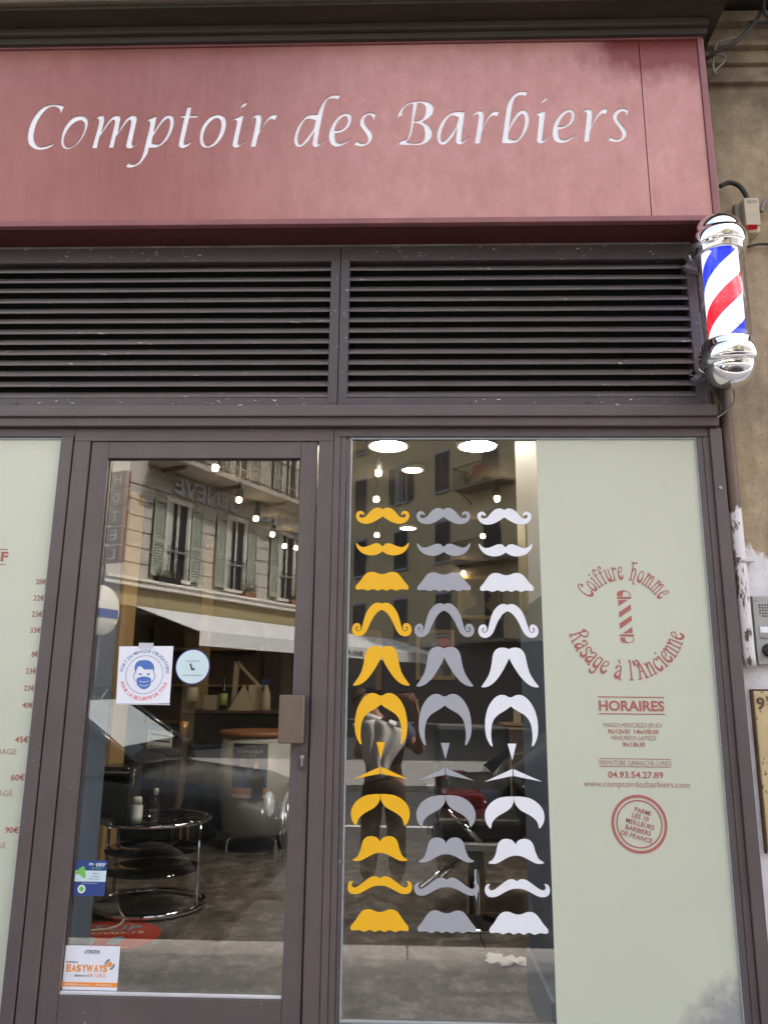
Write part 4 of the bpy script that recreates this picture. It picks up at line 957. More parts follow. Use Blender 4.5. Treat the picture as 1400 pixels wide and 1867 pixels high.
# neon switch
n0, n1 = P(1352,364,-.02), P(1386,426,-.02)
MAT['cream_plastic'] = surf('aged_cream_plastic', (.50,.42,.31), .5, 0, .15, 14)
ns = thing('neon_switch', 'aged cream neon switch box with a small red lamp above the barber pole', 'switch box', ((n0.x+n1.x)/2, .02, n1.z))
b = MB(); b.bbox(n0.x, n1.x, -.035, .028, n1.z+.035, n0.z, .006, 3); b.bbox(n0.x+.008, n1.x-.004, -.03, .028, n1.z, n1.z+.034, .008, 3); b.build('case', MAT['cream_plastic'], ns)
b = MB(); b.bbox(n0.x-.028, n0.x-.001, .0, .036, n1.z+.03, n0.z-.004, .008); b.build('back_box', MAT['cable_grey'], ns)
link_mesh('lettering', fit_text('NEON', n0.x+.014, n1.x-.010, n0.z-.030, n0.z-.012, -.0358, .0, .0006), MAT['cable_grey'], ns)
rl = P(1371,414,-.037); b = MB(); b.bbox(rl.x-.022, rl.x+.022, -.040, -.034, rl.z-.010, rl.z+.012, .004); b.build('lamp', emit('red_lamp', (1,.03,.04), .07), ns)
b = MB(); b.hose([tuple(P(1312,340,.0)), tuple(P(1328,333,-.005)), tuple(P(1345,338,-.01)), tuple(P(1357,352,-.012)), tuple(P(1362,366,-.012))], .011, 10)
tag(b.build('conduit', MAT['cable']), 'thick black conduit bending from the red sign into the neon switch', 'cable')
b = MB(); b.hose([tuple(P(1386,386,.0)), tuple(P(1391,370,.0)), tuple(P(1403,360,.01)), tuple(P(1420,352,.02))], .010, 10)
tag(b.build('conduit', MAT['cable_grey']), 'grey conduit leaving the right side of the neon switch', 'cable')
b = MB(); b.hose([tuple(P(1345,449,.03)), tuple(P(1362,450,.02)), tuple(P(1385,445,.02)), tuple(P(1420,447,.02))], .006, 8)
tag(b.build('wall_cable', MAT['cable']), 'black cable running across the wall just right of the pole top', 'cable')
for pts_, r_, mt_, lb in (
  ([(1283,112,-.05),(1300,98,-.08),(1330,82,-.1),(1352,66,-.1),(1375,40,-.1),(1388,18,-.1),(1395,-15,-.1)], .009, 'cable', 'thick black cable climbing from the sign corner up under the eaves'),
  ([(1284,102,-.05),(1310,100,-.06),(1321,104,-.06),(1318,114,-.06),(1308,124,-.06),(1301,130,-.06)], .005, 'cable_grey', 'pale looped wire end hanging beside the sign corner'),
  ([(1345,68,-.09),(1322,74,-.08),(1306,80,-.07),(1302,95,-.06),(1299,115,-.06),(1300,128,-.06),(1304,136,-.06)], .0065, 'cable_grey', 'grey cable folded down and tied near the sign corner'),
  ([(1300,128,-.06),(1300,137,-.06),(1290,146,-.06),(1280,147,-.06)], .004, 'cable', 'short black wire tail curling back behind the red sign'),
  ([(1420,38,-.06),(1400,40,-.06),(1381,42,-.06),(1366,40,-.08)], .006, 'cable', 'thin black cable crossing to the wall at upper right'),
  ([(1410,38,-.1),(1396,28,-.12),(1391,10,-.12),(1394,-20,-.12)], .008, 'cable', 'bent black cable in the top right corner of the eaves')):
    b = MB(); b.hose([tuple(P(*p)) for p in pts_], r_, 8); tag(b.build('wall_cable', MAT[mt_]), lb, 'cable')
# ================================================================= INSIDE THE SHOP
ZF, ZC = .20, 3.30
def floor_mat():
    mt, nt, out = newmat('mottled_concrete_vinyl'); v = coords(nt)
    a = noise(nt, coords(nt, (1.3,1,1)), 7, 12, .74, .15); b_ = noise(nt, v, 1.2, 4, .5)
    c = ramp(nt, a, [(.38, (.04,.034,.03)), (.5, (.14,.122,.113)), (.62, (.33,.30,.28))])
    c = mixc(nt, .35, c, ramp(nt, b_, [(.3, (.05,.042,.038)), (.7, (.16,.145,.135))]))
    pbr(nt, out, c, ramp(nt, a, [(.3, (.32,)*3), (.7, (.5,)*3)]), 0, bump(nt, a, .1, .003)); return mt
MAT['floor'] = floor_mat()
MAT['wall_in'] = surf('taupe_wall', (.10,.078,.066), .7, 0, .08, 3)
MAT['wall_mauve'] = surf('dark_mauve_wall', (.085,.066,.066), .65, 0, .08, 3)
MAT['ceil'] = surf('brown_ceiling', (.10,.085,.07), .8, 0, .05, 2)
MAT['part_up'] = surf('white_partition_lamp_glow', (.66,.63,.60), .5, 0, .04, 3)
MAT['part_low'] = surf('slate_partition', (.135,.165,.215), .5, 0, .06, 3)
MAT['wood'] = surf('honey_wood', (.36,.22,.10), .5, 0, .25, 4, (6,6,.8))
MAT['wood_dark'] = surf('dark_wood', (.085,.05,.032), .5, 0, .3, 4, (6,6,.8))
MAT['black_gloss'] = surf('black_gloss', (.012,.012,.013), .2, 0, .1)
MAT['black_leather'] = surf('black_leather', (.012,.011,.011), .42, 0, .2, 30)
MAT['desk_grey'] = surf('grey_desk_shell', (.47,.475,.46), .4, 0, .06, 3)
MAT['cream'] = surf('cream_card', (.62,.56,.44), .6, 0, .06)
MAT['kraft'] = surf('kraft_paper', (.50,.42,.30), .7, 0, .08)
MAT['dark_glass'] = glass('smoked_glass', (.28,.30,.30), .07, .7)
MAT['clear'] = glass('clear_plastic', (.85,.88,.88), .09, .6)
MAT['white_plastic'] = surf('white_plastic', (.72,.72,.70), .4, 0, .05)
b = MB(); b.box(-3.4, 3.0, .075, 7.2, -.05, ZF); structure('floor', b, MAT['floor'])
b = MB(); b.box(-3.4, 3.0, .10, 7.2, ZC, ZC+.1); structure('ceiling', b, MAT['ceil'])
b = MB(); b.box(-3.5, 3.1, 7.2, 7.3, ZF, ZC); structure('back_wall', b, MAT['wall_mauve'])
b = MB(); b.box(-3.5, -3.4, .10, 7.2, ZF, ZC); structure('side_wall', b, MAT['wall_in'])
b = MB(); b.box(3.0, 3.1, .10, 7.2, ZF, ZC); structure('side_wall', b, MAT['wall_in'])
b = MB(); b.box(-3.4, 3.0, .075, .10, 2.72, ZC); structure('bulkhead', b, MAT['part_up'])
# short partitions just behind the glass
pt = thing('partition', 'short partition behind the moustache window, coloured with lamp glow above and blue daylight below', 'partition', (.61,.45,ZF))
b = MB(); b.box(.578, .66, .085, .77, 1.98, ZC-.001); b.build('upper_panel', MAT['part_up'], pt)  # lamp glow above and blue daylight below put into the two panel colours
b = MB(); b.box(.578, .66, .085, .77, ZF+.001, 1.9795); b.build('lower_panel', MAT['part_low'], pt)
b = MB(); b.bbox(.560, .5775, .09, .765, ZF+.001, ZF+.20, .004); b.build('skirting', MAT['part_low'], pt)
pt = thing('partition', 'narrow partition in the same daylight blue behind the hinge side of the glass door', 'partition', (-1.39,.2,ZF))
b = MB(); b.box(-1.46, -1.346, .085, .30, ZF+.001, 2.02); b.build('lower_panel', MAT['part_low'], pt)
b = MB(); b.box(-1.46, -1.346, .085, .30, 2.0205, ZC-.001); b.build('upper_panel', MAT['part_low'], pt)
b = MB(); a0, a1 = P(205,1000,3.4), P(232,1000,3.4); b.box(a0.x, a1.x, 3.4, 3.75, ZF+.001, ZC-.001)
tag(b.build('pillar', surf('warm_pillar', (.62,.42,.22), .7, 0, .08)), 'warm ochre lit pillar inside the shop behind the hinge side of the door', 'pillar')
b = MB(); a0, a1 = P(368,1100,5.6), P(383,1100,5.6); b.box(a0.x, a1.x, 5.6, 5.75, ZF+.001, ZC-.001)
tag(b.build('pillar', surf('tan_pillar', (.45,.32,.18), .7, 0, .08)), 'slender tan post deep inside the shop above the round sticker', 'pillar')

# lights
def disc(px_, py_, d, lb, st):
    p = G(px_, py_, ZC); t = thing('ceiling_light', lb, 'ceiling light', (p.x, p.y, ZC-.05), 0, 'round ceiling lights in the shop')
    b = MB(); b.lathe([(d/2-.001,ZC-.022),(d/2,ZC-.030),(d/2+.018,ZC-.030),(d/2+.022,ZC-.001)], (p.x,p.y,0), 32); b.build('rim', MAT['white_plastic'], t)
    b = MB(); b.lathe([(0,ZC-.028),(d/2-.002,ZC-.028),(d/2-.002,ZC-.018),(0,ZC-.018)], (p.x,p.y,0), 32); b.build('diffuser', emit('diffuser_glow_%d' % px_, (1,.90,.74), st), t)
disc(708,807,.265,'large round lit ceiling light at the upper left of the moustache window', 38)
disc(870,807,.265,'large round lit ceiling light at the upper middle of the moustache window', 38)
disc(752,851,.155,'smaller round lit ceiling light just below the two large ones', 20)
disc(744,959,.165,'small distant round ceiling light between the top yellow and grey moustaches', 20)
MAT['bulb'] = emit('warm_bulb', (1,.74,.42), 42)
def spot(px_, py_, lb, r=.024):
    p = G(px_, py_, ZC-.16); c = Vector(p); t = thing('spotlight', lb, 'spotlight', (c.x, c.y, ZC-.16), 0, 'ceiling spotlights in the shop')
    ax = Vector((0,-.45,-1)).normalized()
    b = MB(); b.tube([c-ax*.10, c-ax*.008], [.026,.034], 14); b.build('lamp_head', MAT['black'], t)
    b = MB(); b.tube([c-ax*.06, Vector((c.x,c.y+.02,ZC-.001))], .008, 8); b.build('stem', MAT['black'], t)
    b = MB(); b.lathe([(0,-r*.7),(r*.7,-r*.5),(r,0),(r*.7,r*.5),(0,r*.7)], c+ax*.012, 14); b.build('bulb', MAT['bulb'], t)
for q_, nth in (((393,853),'nearest'), ((436,911),'second'), ((467,945),'third'), ((497,974),'fourth'), ((519,995),'fifth'), ((540,998),'farthest')):
    spot(*q_, '%s of the six lit spotlights in a row seen through the door' % nth)
spot(690,862,'upper left lit spotlight above the yellow moustaches'); spot(686,910,'lower left lit spotlight above the yellow moustaches')
spot(687,975,'small lit spotlight between the two topmost yellow moustaches'); spot(906,909,'bright lit spotlight above the white moustaches')
spot(880,977,'lit spotlight between the two topmost white moustaches'); spot(845,1043,'small lit spotlight beside the grey walrus moustache in the third row')

# glass side table with chrome ring foot
def ground_pt(px_, py_): return G(px_, py_, ZF)
tc_ = Vector((-1.66, 2.12, ZF)); R_ = .345
ZT = .735
tb = thing('side_table', 'round smoked glass side table with chrome ring foot and upright, just inside the door', 'side table', tuple(tc_))
def ring_pts(c, r, z, n=48): return [(c.x+r*math.cos(2*math.pi*k/n), c.y+r*math.sin(2*math.pi*k/n), z) for k in range(n)]
b = MB(); b.tube(ring_pts(tc_, R_, ZF+.022), .019, 10, closed=True); b.build('ring_foot', MAT['chrome'], tb)
b = MB(); b.tube(ring_pts(tc_, R_+.01, ZT), .011, 8, closed=True); b.build('ring_rim', MAT['chrome'], tb)
b = MB()
for a in (-18, 150, 165): 
    x, y = tc_.x+R_*math.cos(rad(a)), tc_.y+R_*math.sin(rad(a)); b.tube([(x,y,ZF+.02),(x,y,ZT)], .012, 12)
b.build('upright', MAT['chrome'], tb)
for z in (ZT, .55, .43):
    b = MB(); b.lathe([(0,z-.004),(R_-(.0 if z == ZT else .04),z-.004),(R_-(.0 if z == ZT else .04),z+.004),(0,z+.004)], (tc_.x,tc_.y,0), 48); b.build('glass_shelf', MAT['dark_glass'], tb)
zt_ = ZT+.0045
def on_table(px_, py_): return G(px_, py_, zt_)
p = on_table(205,1500); cm = thing('coffee_machine', 'black coffee machine standing on the round glass table', 'coffee machine', (p.x,p.y,zt_))
b = MB(); b.bbox(p.x-.12, p.x+.09, p.y-.02, p.y+.24, zt_, zt_+.34, .02, 3); b.build('housing', MAT['black_gloss'], cm)
b = MB(); b.bbox(p.x-.10, p.x+.02, p.y-.09, p.y-.021, zt_, zt_+.03, .006); b.build('drip_tray', MAT['steel'], cm)
b = MB(); b.tube([(p.x+.092,p.y+.02,zt_+.33),(p.x+.115,p.y,zt_+.31),(p.x+.115,p.y-.005,zt_+.22)], .010, 10); b.bbox(p.x-.1, p.x+.09, p.y-.024, p.y-.0205, zt_+.30, zt_+.312, .001); b.build('spout', MAT['chrome'], cm)
p = on_table(248,1502); cs = thing('cup_stack', 'stack of white paper cups on a dark saucer, on the glass table', 'cups', (p.x,p.y,zt_))
b = MB()
for k in range(6): b.lathe([(.028,zt_+.012*k),(.037,zt_+.012*k+.05),(.035,zt_+.012*k+.05),(.026,zt_+.012*k+.003)], (p.x,p.y,0), 20)
b.lathe([(.030,zt_+.115),(.026,zt_+.16),(.0,zt_+.16)], (p.x,p.y,0), 20); b.build('cups', MAT['white_plastic'], cs) if False else b.build('paper_cup', MAT['white_plastic'], cs)
b = MB(); b.lathe([(.060,zt_),(.066,zt_+.008),(.03,zt_+.004),(0,zt_+.004)], (p.x,p.y,0), 24); b.build('saucer', MAT['black_gloss'], cs)
p = on_table(281,1506); bt = thing('bottle', 'clear plastic gel bottle with white cap on the glass table', 'bottle', (p.x,p.y,zt_))
b = MB(); b.lathe([(.024,zt_),(.028,zt_+.005),(.028,zt_+.15),(.020,zt_+.175),(.014,zt_+.18)], (p.x,p.y,0), 20); b.build('body', MAT['clear'], bt)
b = MB(); b.lathe([(.015,zt_+.18),(.016,zt_+.215),(.012,zt_+.222),(0,zt_+.222)], (p.x,p.y,0), 20); b.build('bottle_cap', MAT['white_plastic'], bt)
b = MB(); b.lathe([(.0285,zt_+.02),(.0285,zt_+.13)], (p.x,p.y,0), 20); b.build('label_strip', MAT['clear'], bt)
# red floor sticker
fc = G(213,1706,ZF+.003); RX = .30
fs = thing('floor_sticker', 'round red floor sticker reading STOP COVID-19 with blue footprints', 'floor sticker', (fc.x-.06, fc.y, ZF))
fx, fy = fc.x-.06, fc.y
def flat(me, z): 
    me.transform(Matrix.Translation((fx, fy, z)) @ Matrix.Rotation(rad(8), 4, 'Z') @ Matrix.Rotation(rad(-90), 4, 'X')); return me
link_mesh('disc', flat(shape_mesh([circle(0,0,RX,48)], .001), ZF+.002), surf('red_floor_vinyl', (.52,.06,.035), .45, 0, .06), fs)
MAT['grey_blue'] = surf('grey_blue_print', (.24,.33,.40), .5, 0, .05)
link_mesh('footprint', flat(join([shape_mesh([smooth_closed([(s*.075+a*s,c) for a, c in ((-.03,-.06),(.0,-.075),(.035,-.05),(.03,-.01),(.045,.03),(.02,.075),(-.02,.06),(-.03,.01))], [False]*8, 4)], .001) for s in (-1,1)]), ZF+.0035).copy(), MAT['grey_blue'], fs) if False else None
def foot(sx):
    return shape_mesh([smooth_closed([(sx*(.07+a), c-.10) for a, c in ((-.03,-.06),(.0,-.075),(.035,-.05),(.03,-.01),(.045,.03),(.02,.075),(-.02,.06),(-.03,.01))], [False]*8, 4)], .001)
for sx in (-1, 1): link_mesh('footprint', flat(foot(sx), ZF+.0035), MAT['grey_blue'], fs)
link_mesh('heading', flat(fit_text('STOP', -.19, .17, .09, .20, 0, .02, .001), ZF+.0035), MAT['grey_blue'], fs)
link_mesh('text_line', flat(join([fit_text('COVID-19', -.15, .20, .02, .07, 0, .015, .001), fit_text("J'attends ici", -.12, .16, -.25, -.205, 0, .005, .001)]), ZF+.0035), MAT['cream'], fs)
# power strip and cable
p = G(188,1664,ZF); ps = thing('power_strip', 'white power strip lying inside the chrome ring of the table', 'power strip', (p.x-.05,p.y+.05,ZF))
b = MB(); b.bbox(p.x-.14, p.x+.085, p.y-.02, p.y+.06, ZF, ZF+.045, .008); b.build('strip', MAT['cream'], ps)
b = MB(); b.hose([(p.x+.08,p.y,ZF+.06),tuple(G(222,1667,ZF+.05)),tuple(G(227,1674,ZF+.02)),tuple(G(218,1686,ZF+.008)),tuple(G(200,1693,ZF+.008)),tuple(G(165,1697,ZF+.008))], .007, 8); b.build('flex', MAT['cream'], ps)
# bags
p = G(333,1556,ZF); hb = thing('handbag', 'dark striped fabric handbag standing on the floor beside the kraft bag', 'bag', (p.x,p.y,ZF))
b = MB(); hw = .10
rings = []
for z, w, d in ((0,.09,.06),(.06,.11,.08),(.2,.10,.07),(.3,.085,.04)):
    rings.append([Vector((p.x+w*math.cos(a), p.y+.08+d*math.sin(a), ZF+.001+z)) for a in np.linspace(0, 2*math.pi, 20, endpoint=False)])
b.loft(rings); b.build('body', MAT['black_leather'], hb)
b = MB()
for dx in (-.03,.035): b.tube([(p.x+dx,p.y+.003,ZF+.02),(p.x+dx*.9,p.y+.004,ZF+.2),(p.x+dx*.8,p.y+.035,ZF+.30)], .009, 8)
b.build('stripe', surf('tan_webbing', (.30,.17,.08), .7), hb)
b = MB(); b.hose([(p.x-.05,p.y+.06,ZF+.29),(p.x-.03,p.y+.06,ZF+.42),(p.x+.03,p.y+.06,ZF+.42),(p.x+.055,p.y+.06,ZF+.29)], .009, 8); b.build('strap', MAT['black_leather'], hb)
p = G(362,1526,ZF); kb = thing('paper_bag', 'tall cream paper shopping bag on the floor left of the grey desk', 'bag', (p.x,p.y+.1,ZF))
b = MB(); b.box(p.x-.115, p.x+.075, p.y, p.y+.14, ZF+.001, ZF+.42); b.build('body', MAT['cream'], kb)
b = MB(); b.hose([(p.x-.06,p.y-.004,ZF+.40),(p.x-.03,p.y-.01,ZF+.50),(p.x+.01,p.y-.01,ZF+.50),(p.x+.03,p.y-.004,ZF+.40)], .004, 6); b.hose([(p.x+.02,p.y-.006,ZF+.42),(p.x+.045,p.y-.012,ZF+.25),(p.x+.03,p.y-.008,ZF+.08)], .004, 6); b.build('cord_handle', MAT['cable_grey'], kb)

# reception desk: a grey oval shell on curved chrome legs with a wooden top
dc = Vector(((G(408,1560,ZF).x+G(492,1556,ZF).x)/2+.03, 4.14, 0))
dzb, dzt = P(460,1529,3.74).z, P(460,1345,3.76).z
dk = thing('reception_desk', 'rounded grey reception desk with wooden rim on curved chrome legs', 'desk', (dc.x, dc.y, ZF))
def oval(z, a, bb_, n=40): return [Vector((dc.x+a*math.cos(t), dc.y+bb_*math.sin(t), z)) for t in np.linspace(0, 2*math.pi, n, endpoint=False)]
b = MB(); b.loft([oval(dzb,.29,.33), oval(dzb+.02,.325,.37), oval(dzb+.3,.36,.405), oval(dzt-.002,.375,.42)]); b.build('shell', MAT['desk_grey'], dk)
b = MB(); b.loft([oval(dzt,.385,.43), oval(dzt+.045,.385,.43)]); b.build('wood_top', surf('orange_wood', (.33,.13,.05), .4, 0, .2, 4, (1,6,6)), dk)
for dx in (-.20, .20):
    b = MB(); b.hose([(dc.x+dx*.6,dc.y-.24,dzb+.01),(dc.x+dx*.95,dc.y-.31,dzb-.02),(dc.x+dx*1.05,dc.y-.33,ZF+.09),(dc.x+dx*1.06,dc.y-.33,ZF)], .012, 10); b.build('leg', MAT['chrome'], dk)
b = MB(); b.hose([(dc.x,dc.y+.2,dzb+.01),(dc.x,dc.y+.3,ZF)], .012, 10); b.build('leg', MAT['chrome'], dk)
# show poster wrapped on the desk front
def desk_y(x): return dc.y-.418*math.sqrt(max(0, 1-((x-dc.x)/.374)**2))-.006
pq = [P(424,1354,3.72), P(490,1354,3.72), P(486,1456,3.72), P(418,1455,3.72)]
px0, px1 = (pq[0].x+pq[3].x)/2, (pq[1].x+pq[2].x)/2; pz1, pz0 = pq[0].z, pq[2].z
po_ = thing('event_poster', 'dark theatre poster with a standing figure, fixed to the front of the grey desk', 'poster', ((px0+px1)/2, desk_y((px0+px1)/2), pz0))
def wrapped(v0, v1, lift, u0=0, u1=1):
    b = MB(); n = 14; r0, r1, r2, r3 = [], [], [], []
    for k in range(n+1):
        x = px0+(px1-px0)*(u0+(u1-u0)*k/n); y = desk_y(x)-lift
        r0.append(Vector((x,y,pz1-(pz1-pz0)*v1))); r1.append(Vector((x,y,pz1-(pz1-pz0)*v0))); r2.append(Vector((x,y+.0015,pz1-(pz1-pz0)*v0))); r3.append(Vector((x,y+.0015,pz1-(pz1-pz0)*v1)))
    b.loft([[r0[k],r1[k],r2[k],r3[k]] for k in range(n+1)], True, False); return b
wrapped(0,1,0).build('sheet', MAT['cream'], po_)
wrapped(.015,.45,.002,.02,.98).build('night_field', MAT['dark_ink'], po_)
wrapped(.45,.82,.002,.02,.98).build('blue_field', surf('poster_blue', (.03,.09,.19), .5, 0, .35, 9), po_)
wrapped(.82,.93,.002,.02,.98).build('orange_field', surf('poster_orange', (.55,.24,.13), .5), po_)
def on_poster(me):
    for v in me.vertices: v.co.y = desk_y(v.co.x)-.013-v.co.y
    return me
UU = lambda u: px0+(px1-px0)*u
VV = lambda v: pz1-(pz1-pz0)*v
link_mesh('title', on_poster(join([fit_text('FORMIDABLE!', UU(.18), UU(.86), VV(.19), VV(.13), 0, .0, .0006), fit_text('A NICE', UU(.3), UU(.7), VV(.25), VV(.215), 0, 0, .0006), fit_text('UN SPECTACLE', UU(.36), UU(.66), VV(.06), VV(.04), 0, 0, .0006)])), MAT['cream'], po_)
fig = [(.62,.36),(.66,.33),(.72,.33),(.77,.37),(.77,.43),(.74,.47),(.86,.53),(.92,.62),(.90,.80),(.88,.97),(.60,.97),(.61,.80),(.52,.66),(.56,.56),(.66,.50),(.63,.44)]
link_mesh('printed_figure', on_poster(shape_mesh([smooth_closed([(UU(u), VV(v)) for u, v in fig], [False]*len(fig), 3)], .0006)), MAT['black'], po_)
hd = [(.63,.37),(.67,.335),(.73,.34),(.765,.38),(.76,.43),(.72,.47),(.66,.46),(.63,.42)]
me = on_poster(shape_mesh([smooth_closed([(UU(u), VV(v)) for u, v in hd], [False]*8, 3)], .0006)); me.transform(Matrix.Translation((0,-.001,0))); link_mesh('printed_face', me, surf('print_skin', (.48,.27,.17), .6), po_)
# counter behind with goods
zc_ = P(460,1296,4.9).z
ct = thing('back_counter', 'long black display counter behind the grey desk', 'counter', (-1.55,5.2,ZF))
b = MB(); b.bbox(-2.3, -.75, 4.9, 5.5, ZF+.001, zc_-.03, .01); b.build('body', MAT['black_gloss'], ct)
b = MB(); b.bbox(-2.32, -.73, 4.86, 5.52, zc_-.029, zc_, .005); b.build('top', MAT['wood_dark'], ct)
def on_counter(px_): p = P(px_, 1290, 5.0); return p.x, 5.02
zc_ += .0005
MAT['label_green'] = surf('green_label', (.42,.50,.16), .5)
x, y = on_counter(406); o = thing('bottle', 'tall dark bottle with a green label on the back counter', 'bottle', (x,y,zc_))
b = MB(); b.lathe([(.036,zc_),(.040,zc_+.01),(.040,zc_+.20),(.016,zc_+.26),(.014,zc_+.33),(0,zc_+.33)], (x,y,0), 20); b.build('body', MAT['black_gloss'], o)
b = MB(); b.lathe([(.041,zc_+.05),(.041,zc_+.17)], (x,y,0), 20); b.build('label_strip', MAT['label_green'], o)
x, y = on_counter(484); o = thing('spray_bottle', 'pale spray bottle with blue trigger at the right end of the back counter', 'bottle', (x,y,zc_))
b = MB(); b.lathe([(.045,zc_),(.05,zc_+.01),(.045,zc_+.16),(.018,zc_+.24),(.016,zc_+.26)], (x,y,0), 20); b.build('body', MAT['cream'], o)
b = MB(); b.bbox(x-.05, x+.03, y-.018, y+.018, zc_+.26, zc_+.32, .008); b.bbox(x-.045, x-.03, y-.008, y+.008, zc_+.20, zc_+.26, .003); b.build('trigger', MAT['navy_print'], o)
x, y = on_counter(440); b = MB(); b.add([(x-.13,y-.04,zc_),(x+.12,y-.04,zc_),(x+.01,y+.03,zc_+.27),(x-.13,y+.14,zc_),(x+.12,y+.14,zc_),(x+.01,y+.05,zc_+.27)], [(0,1,2),(4,3,5),(0,2,5,3),(1,4,5,2),(0,3,4,1)])
tag(b.build('display_card', MAT['kraft']), 'triangular folded kraft card standing on the back counter', 'card')
x, y = on_counter(460); b = MB(); b.bbox(x-.08, x+.10, y+.15, y+.30, zc_, zc_+.26, .004); tag(b.build('cardboard_box', MAT['cream']), 'cream cardboard box behind the folded card on the counter', 'box')
x, y = on_counter(382); b = MB(); b.bbox(x-.065, x+.065, y-.02, y+.12, zc_-.0, zc_+.15, .006); tag(b.build('tissue_box', MAT['kraft']), 'small square tissue box at the left end of the counter', 'box')
x, y = on_counter(349); tl = thing('table_lamp', 'small lamp with cream conical shade left of the back counter goods', 'lamp', (x,y,zc_))
b = MB(); b.lathe([(.05,zc_),(.05,zc_+.012),(.012,zc_+.02),(.010,zc_+.12)], (x,y,0), 16); b.build('stand', MAT['black'], tl)
b = MB(); b.lathe([(.075,zc_+.09),(.055,zc_+.23),(.053,zc_+.23),(.073,zc_+.09)], (x,y,0), 20); b.build('lamp_shade', MAT['cream'], tl)
x, y = on_counter(418); al = thing('desk_lamp', 'beige anglepoise lamp with folded arm on the back counter', 'lamp', (x,y+.2,zc_))
q1, q2 = P(433,1207,5.2), P(478,1256,5.2)
b = MB(); b.bar((x,5.2,zc_+.01), q1, .055, .02); b.build('lower_arm', MAT['kraft'], al)
b = MB(); b.bar(q1, q2, .03, .02); b.build('upper_arm', MAT['kraft'], al)
b = MB(); b.lathe([(.07,0),(.07,.02),(0,.02)], (x,5.2,zc_), 20); b.build('base', MAT['kraft'], al)
x = P(330,1400,3.9).x; zz = P(330,1345,3.9).z
wb = thing('wood_stool', 'slender brown wooden stand with a lit cup left of the desk', 'stand', (x,3.9,ZF))
b = MB(); b.lathe([(.12,ZF+.001),(.12,ZF+.03),(.045,ZF+.05),(.045,zz-.06),(.06,zz),(0,zz)], (x,3.9,0), 18); b.build('post', MAT['wood_dark'], wb)
b = MB(); b.lathe([(.038,zz),(.045,zz+.14),(.042,zz+.14),(.035,zz+.002)], (x,3.9,0), 18); b.build('cup', surf('copper', (.55,.27,.14), .3, .8), wb)
a0, a1 = P(272,1327,4.6), P(308,1358,4.6); sc_ = thing('slatted_chair', 'white slatted chair back half hidden behind the car reflection', 'chair', ((a0.x+a1.x)/2,4.8,ZF))
b = MB()
for k in range(4): b.bar((a0.x, 4.6, a0.z-.03-k*.055), (a1.x, 4.65, a0.z-.055-k*.055), .038, .014)
b.tube([(a0.x,4.61,ZF),(a0.x,4.61,a0.z)], .013, 8); b.tube([(a1.x,4.66,ZF),(a1.x,4.66,a0.z-.02)], .013, 8); b.build('backrest', MAT['white_plastic'], sc_)
b = MB(); b.bbox(a0.x, a1.x, 4.6, 4.85, ZF+.43, ZF+.46, .006); b.build('seat', MAT['white_plastic'], sc_)
for dx in (a0.x+.02, a1.x-.02): b = MB(); b.tube([(dx,4.83,ZF),(dx,4.83,ZF+.43)], .013, 8); b.build('leg', MAT['white_plastic'], sc_)
a0, a1 = P(215,1363,4.3), P(385,1500,4.3)
lc_ = thing('filler_cabinet', 'added low black cabinet filling the dark area before the slatted white chair', 'cabinet', ((a0.x+a1.x)/2,4.42,ZF))
b = MB(); b.bbox(a0.x, a1.x, 4.3, 4.55, ZF+.001, a0.z, .01); b.build('carcass', MAT['black_gloss'], lc_)  # added block: hides the chair legs and fills the dark area
b = MB(); b.bbox(a0.x+.04, (a0.x+a1.x)/2-.01, 4.285, 4.2995, ZF+.1, a0.z-.04, .004); b.build('filler_cabinet_door', MAT['black_gloss'], lc_)
b = MB(); b.bbox((a0.x+a1.x)/2+.01, a1.x-.04, 4.285, 4.2995, ZF+.1, a0.z-.04, .004); b.build('filler_cabinet_door', MAT['black_gloss'], lc_)
# tall dark shelving at the far left
sh = thing('shelf_unit', 'tall dark wooden shelving at the back left of the shop', 'shelving', (-2.6,6.9,ZF))
b = MB(); b.box(-3.3, -1.9, 6.85, 7.19, ZF+.001, 2.4); b.build('carcass', MAT['wood_dark'], sh)
for k in range(4):
    b = MB(); b.bbox(-3.28, -1.92, 6.68, 6.849, ZF+.5+.45*k, ZF+.53+.45*k, .003); b.build('shelf', MAT['wood'], sh)
a0, a1 = P(655,1180,6.9), P(690,1250,6.9)
wf = thing('mirror_frame', 'honey wood mirror frame on the back wall behind the yellow moustaches', 'mirror', ((a0.x+a1.x)/2,7.1,1.58))
b = MB(); b.bbox(a0.x-.32, a0.x-.24, 7.08, 7.199, 1.58, 2.35, .006); b.bbox(a1.x-.05, a1.x+.03, 7.08, 7.199, 1.58, 2.35, .006); b.bbox(a0.x-.239, a1.x-.051, 7.08, 7.19, 2.27, 2.35, .006); b.build('frame', MAT['wood'], wf)
b = MB(); b.box(a0.x-.239, a1.x-.051, 7.12, 7.135, 1.60, 2.269); b.build('mirror', surf('mirror', (.10,.09,.08), .3, 0, 0), wf)

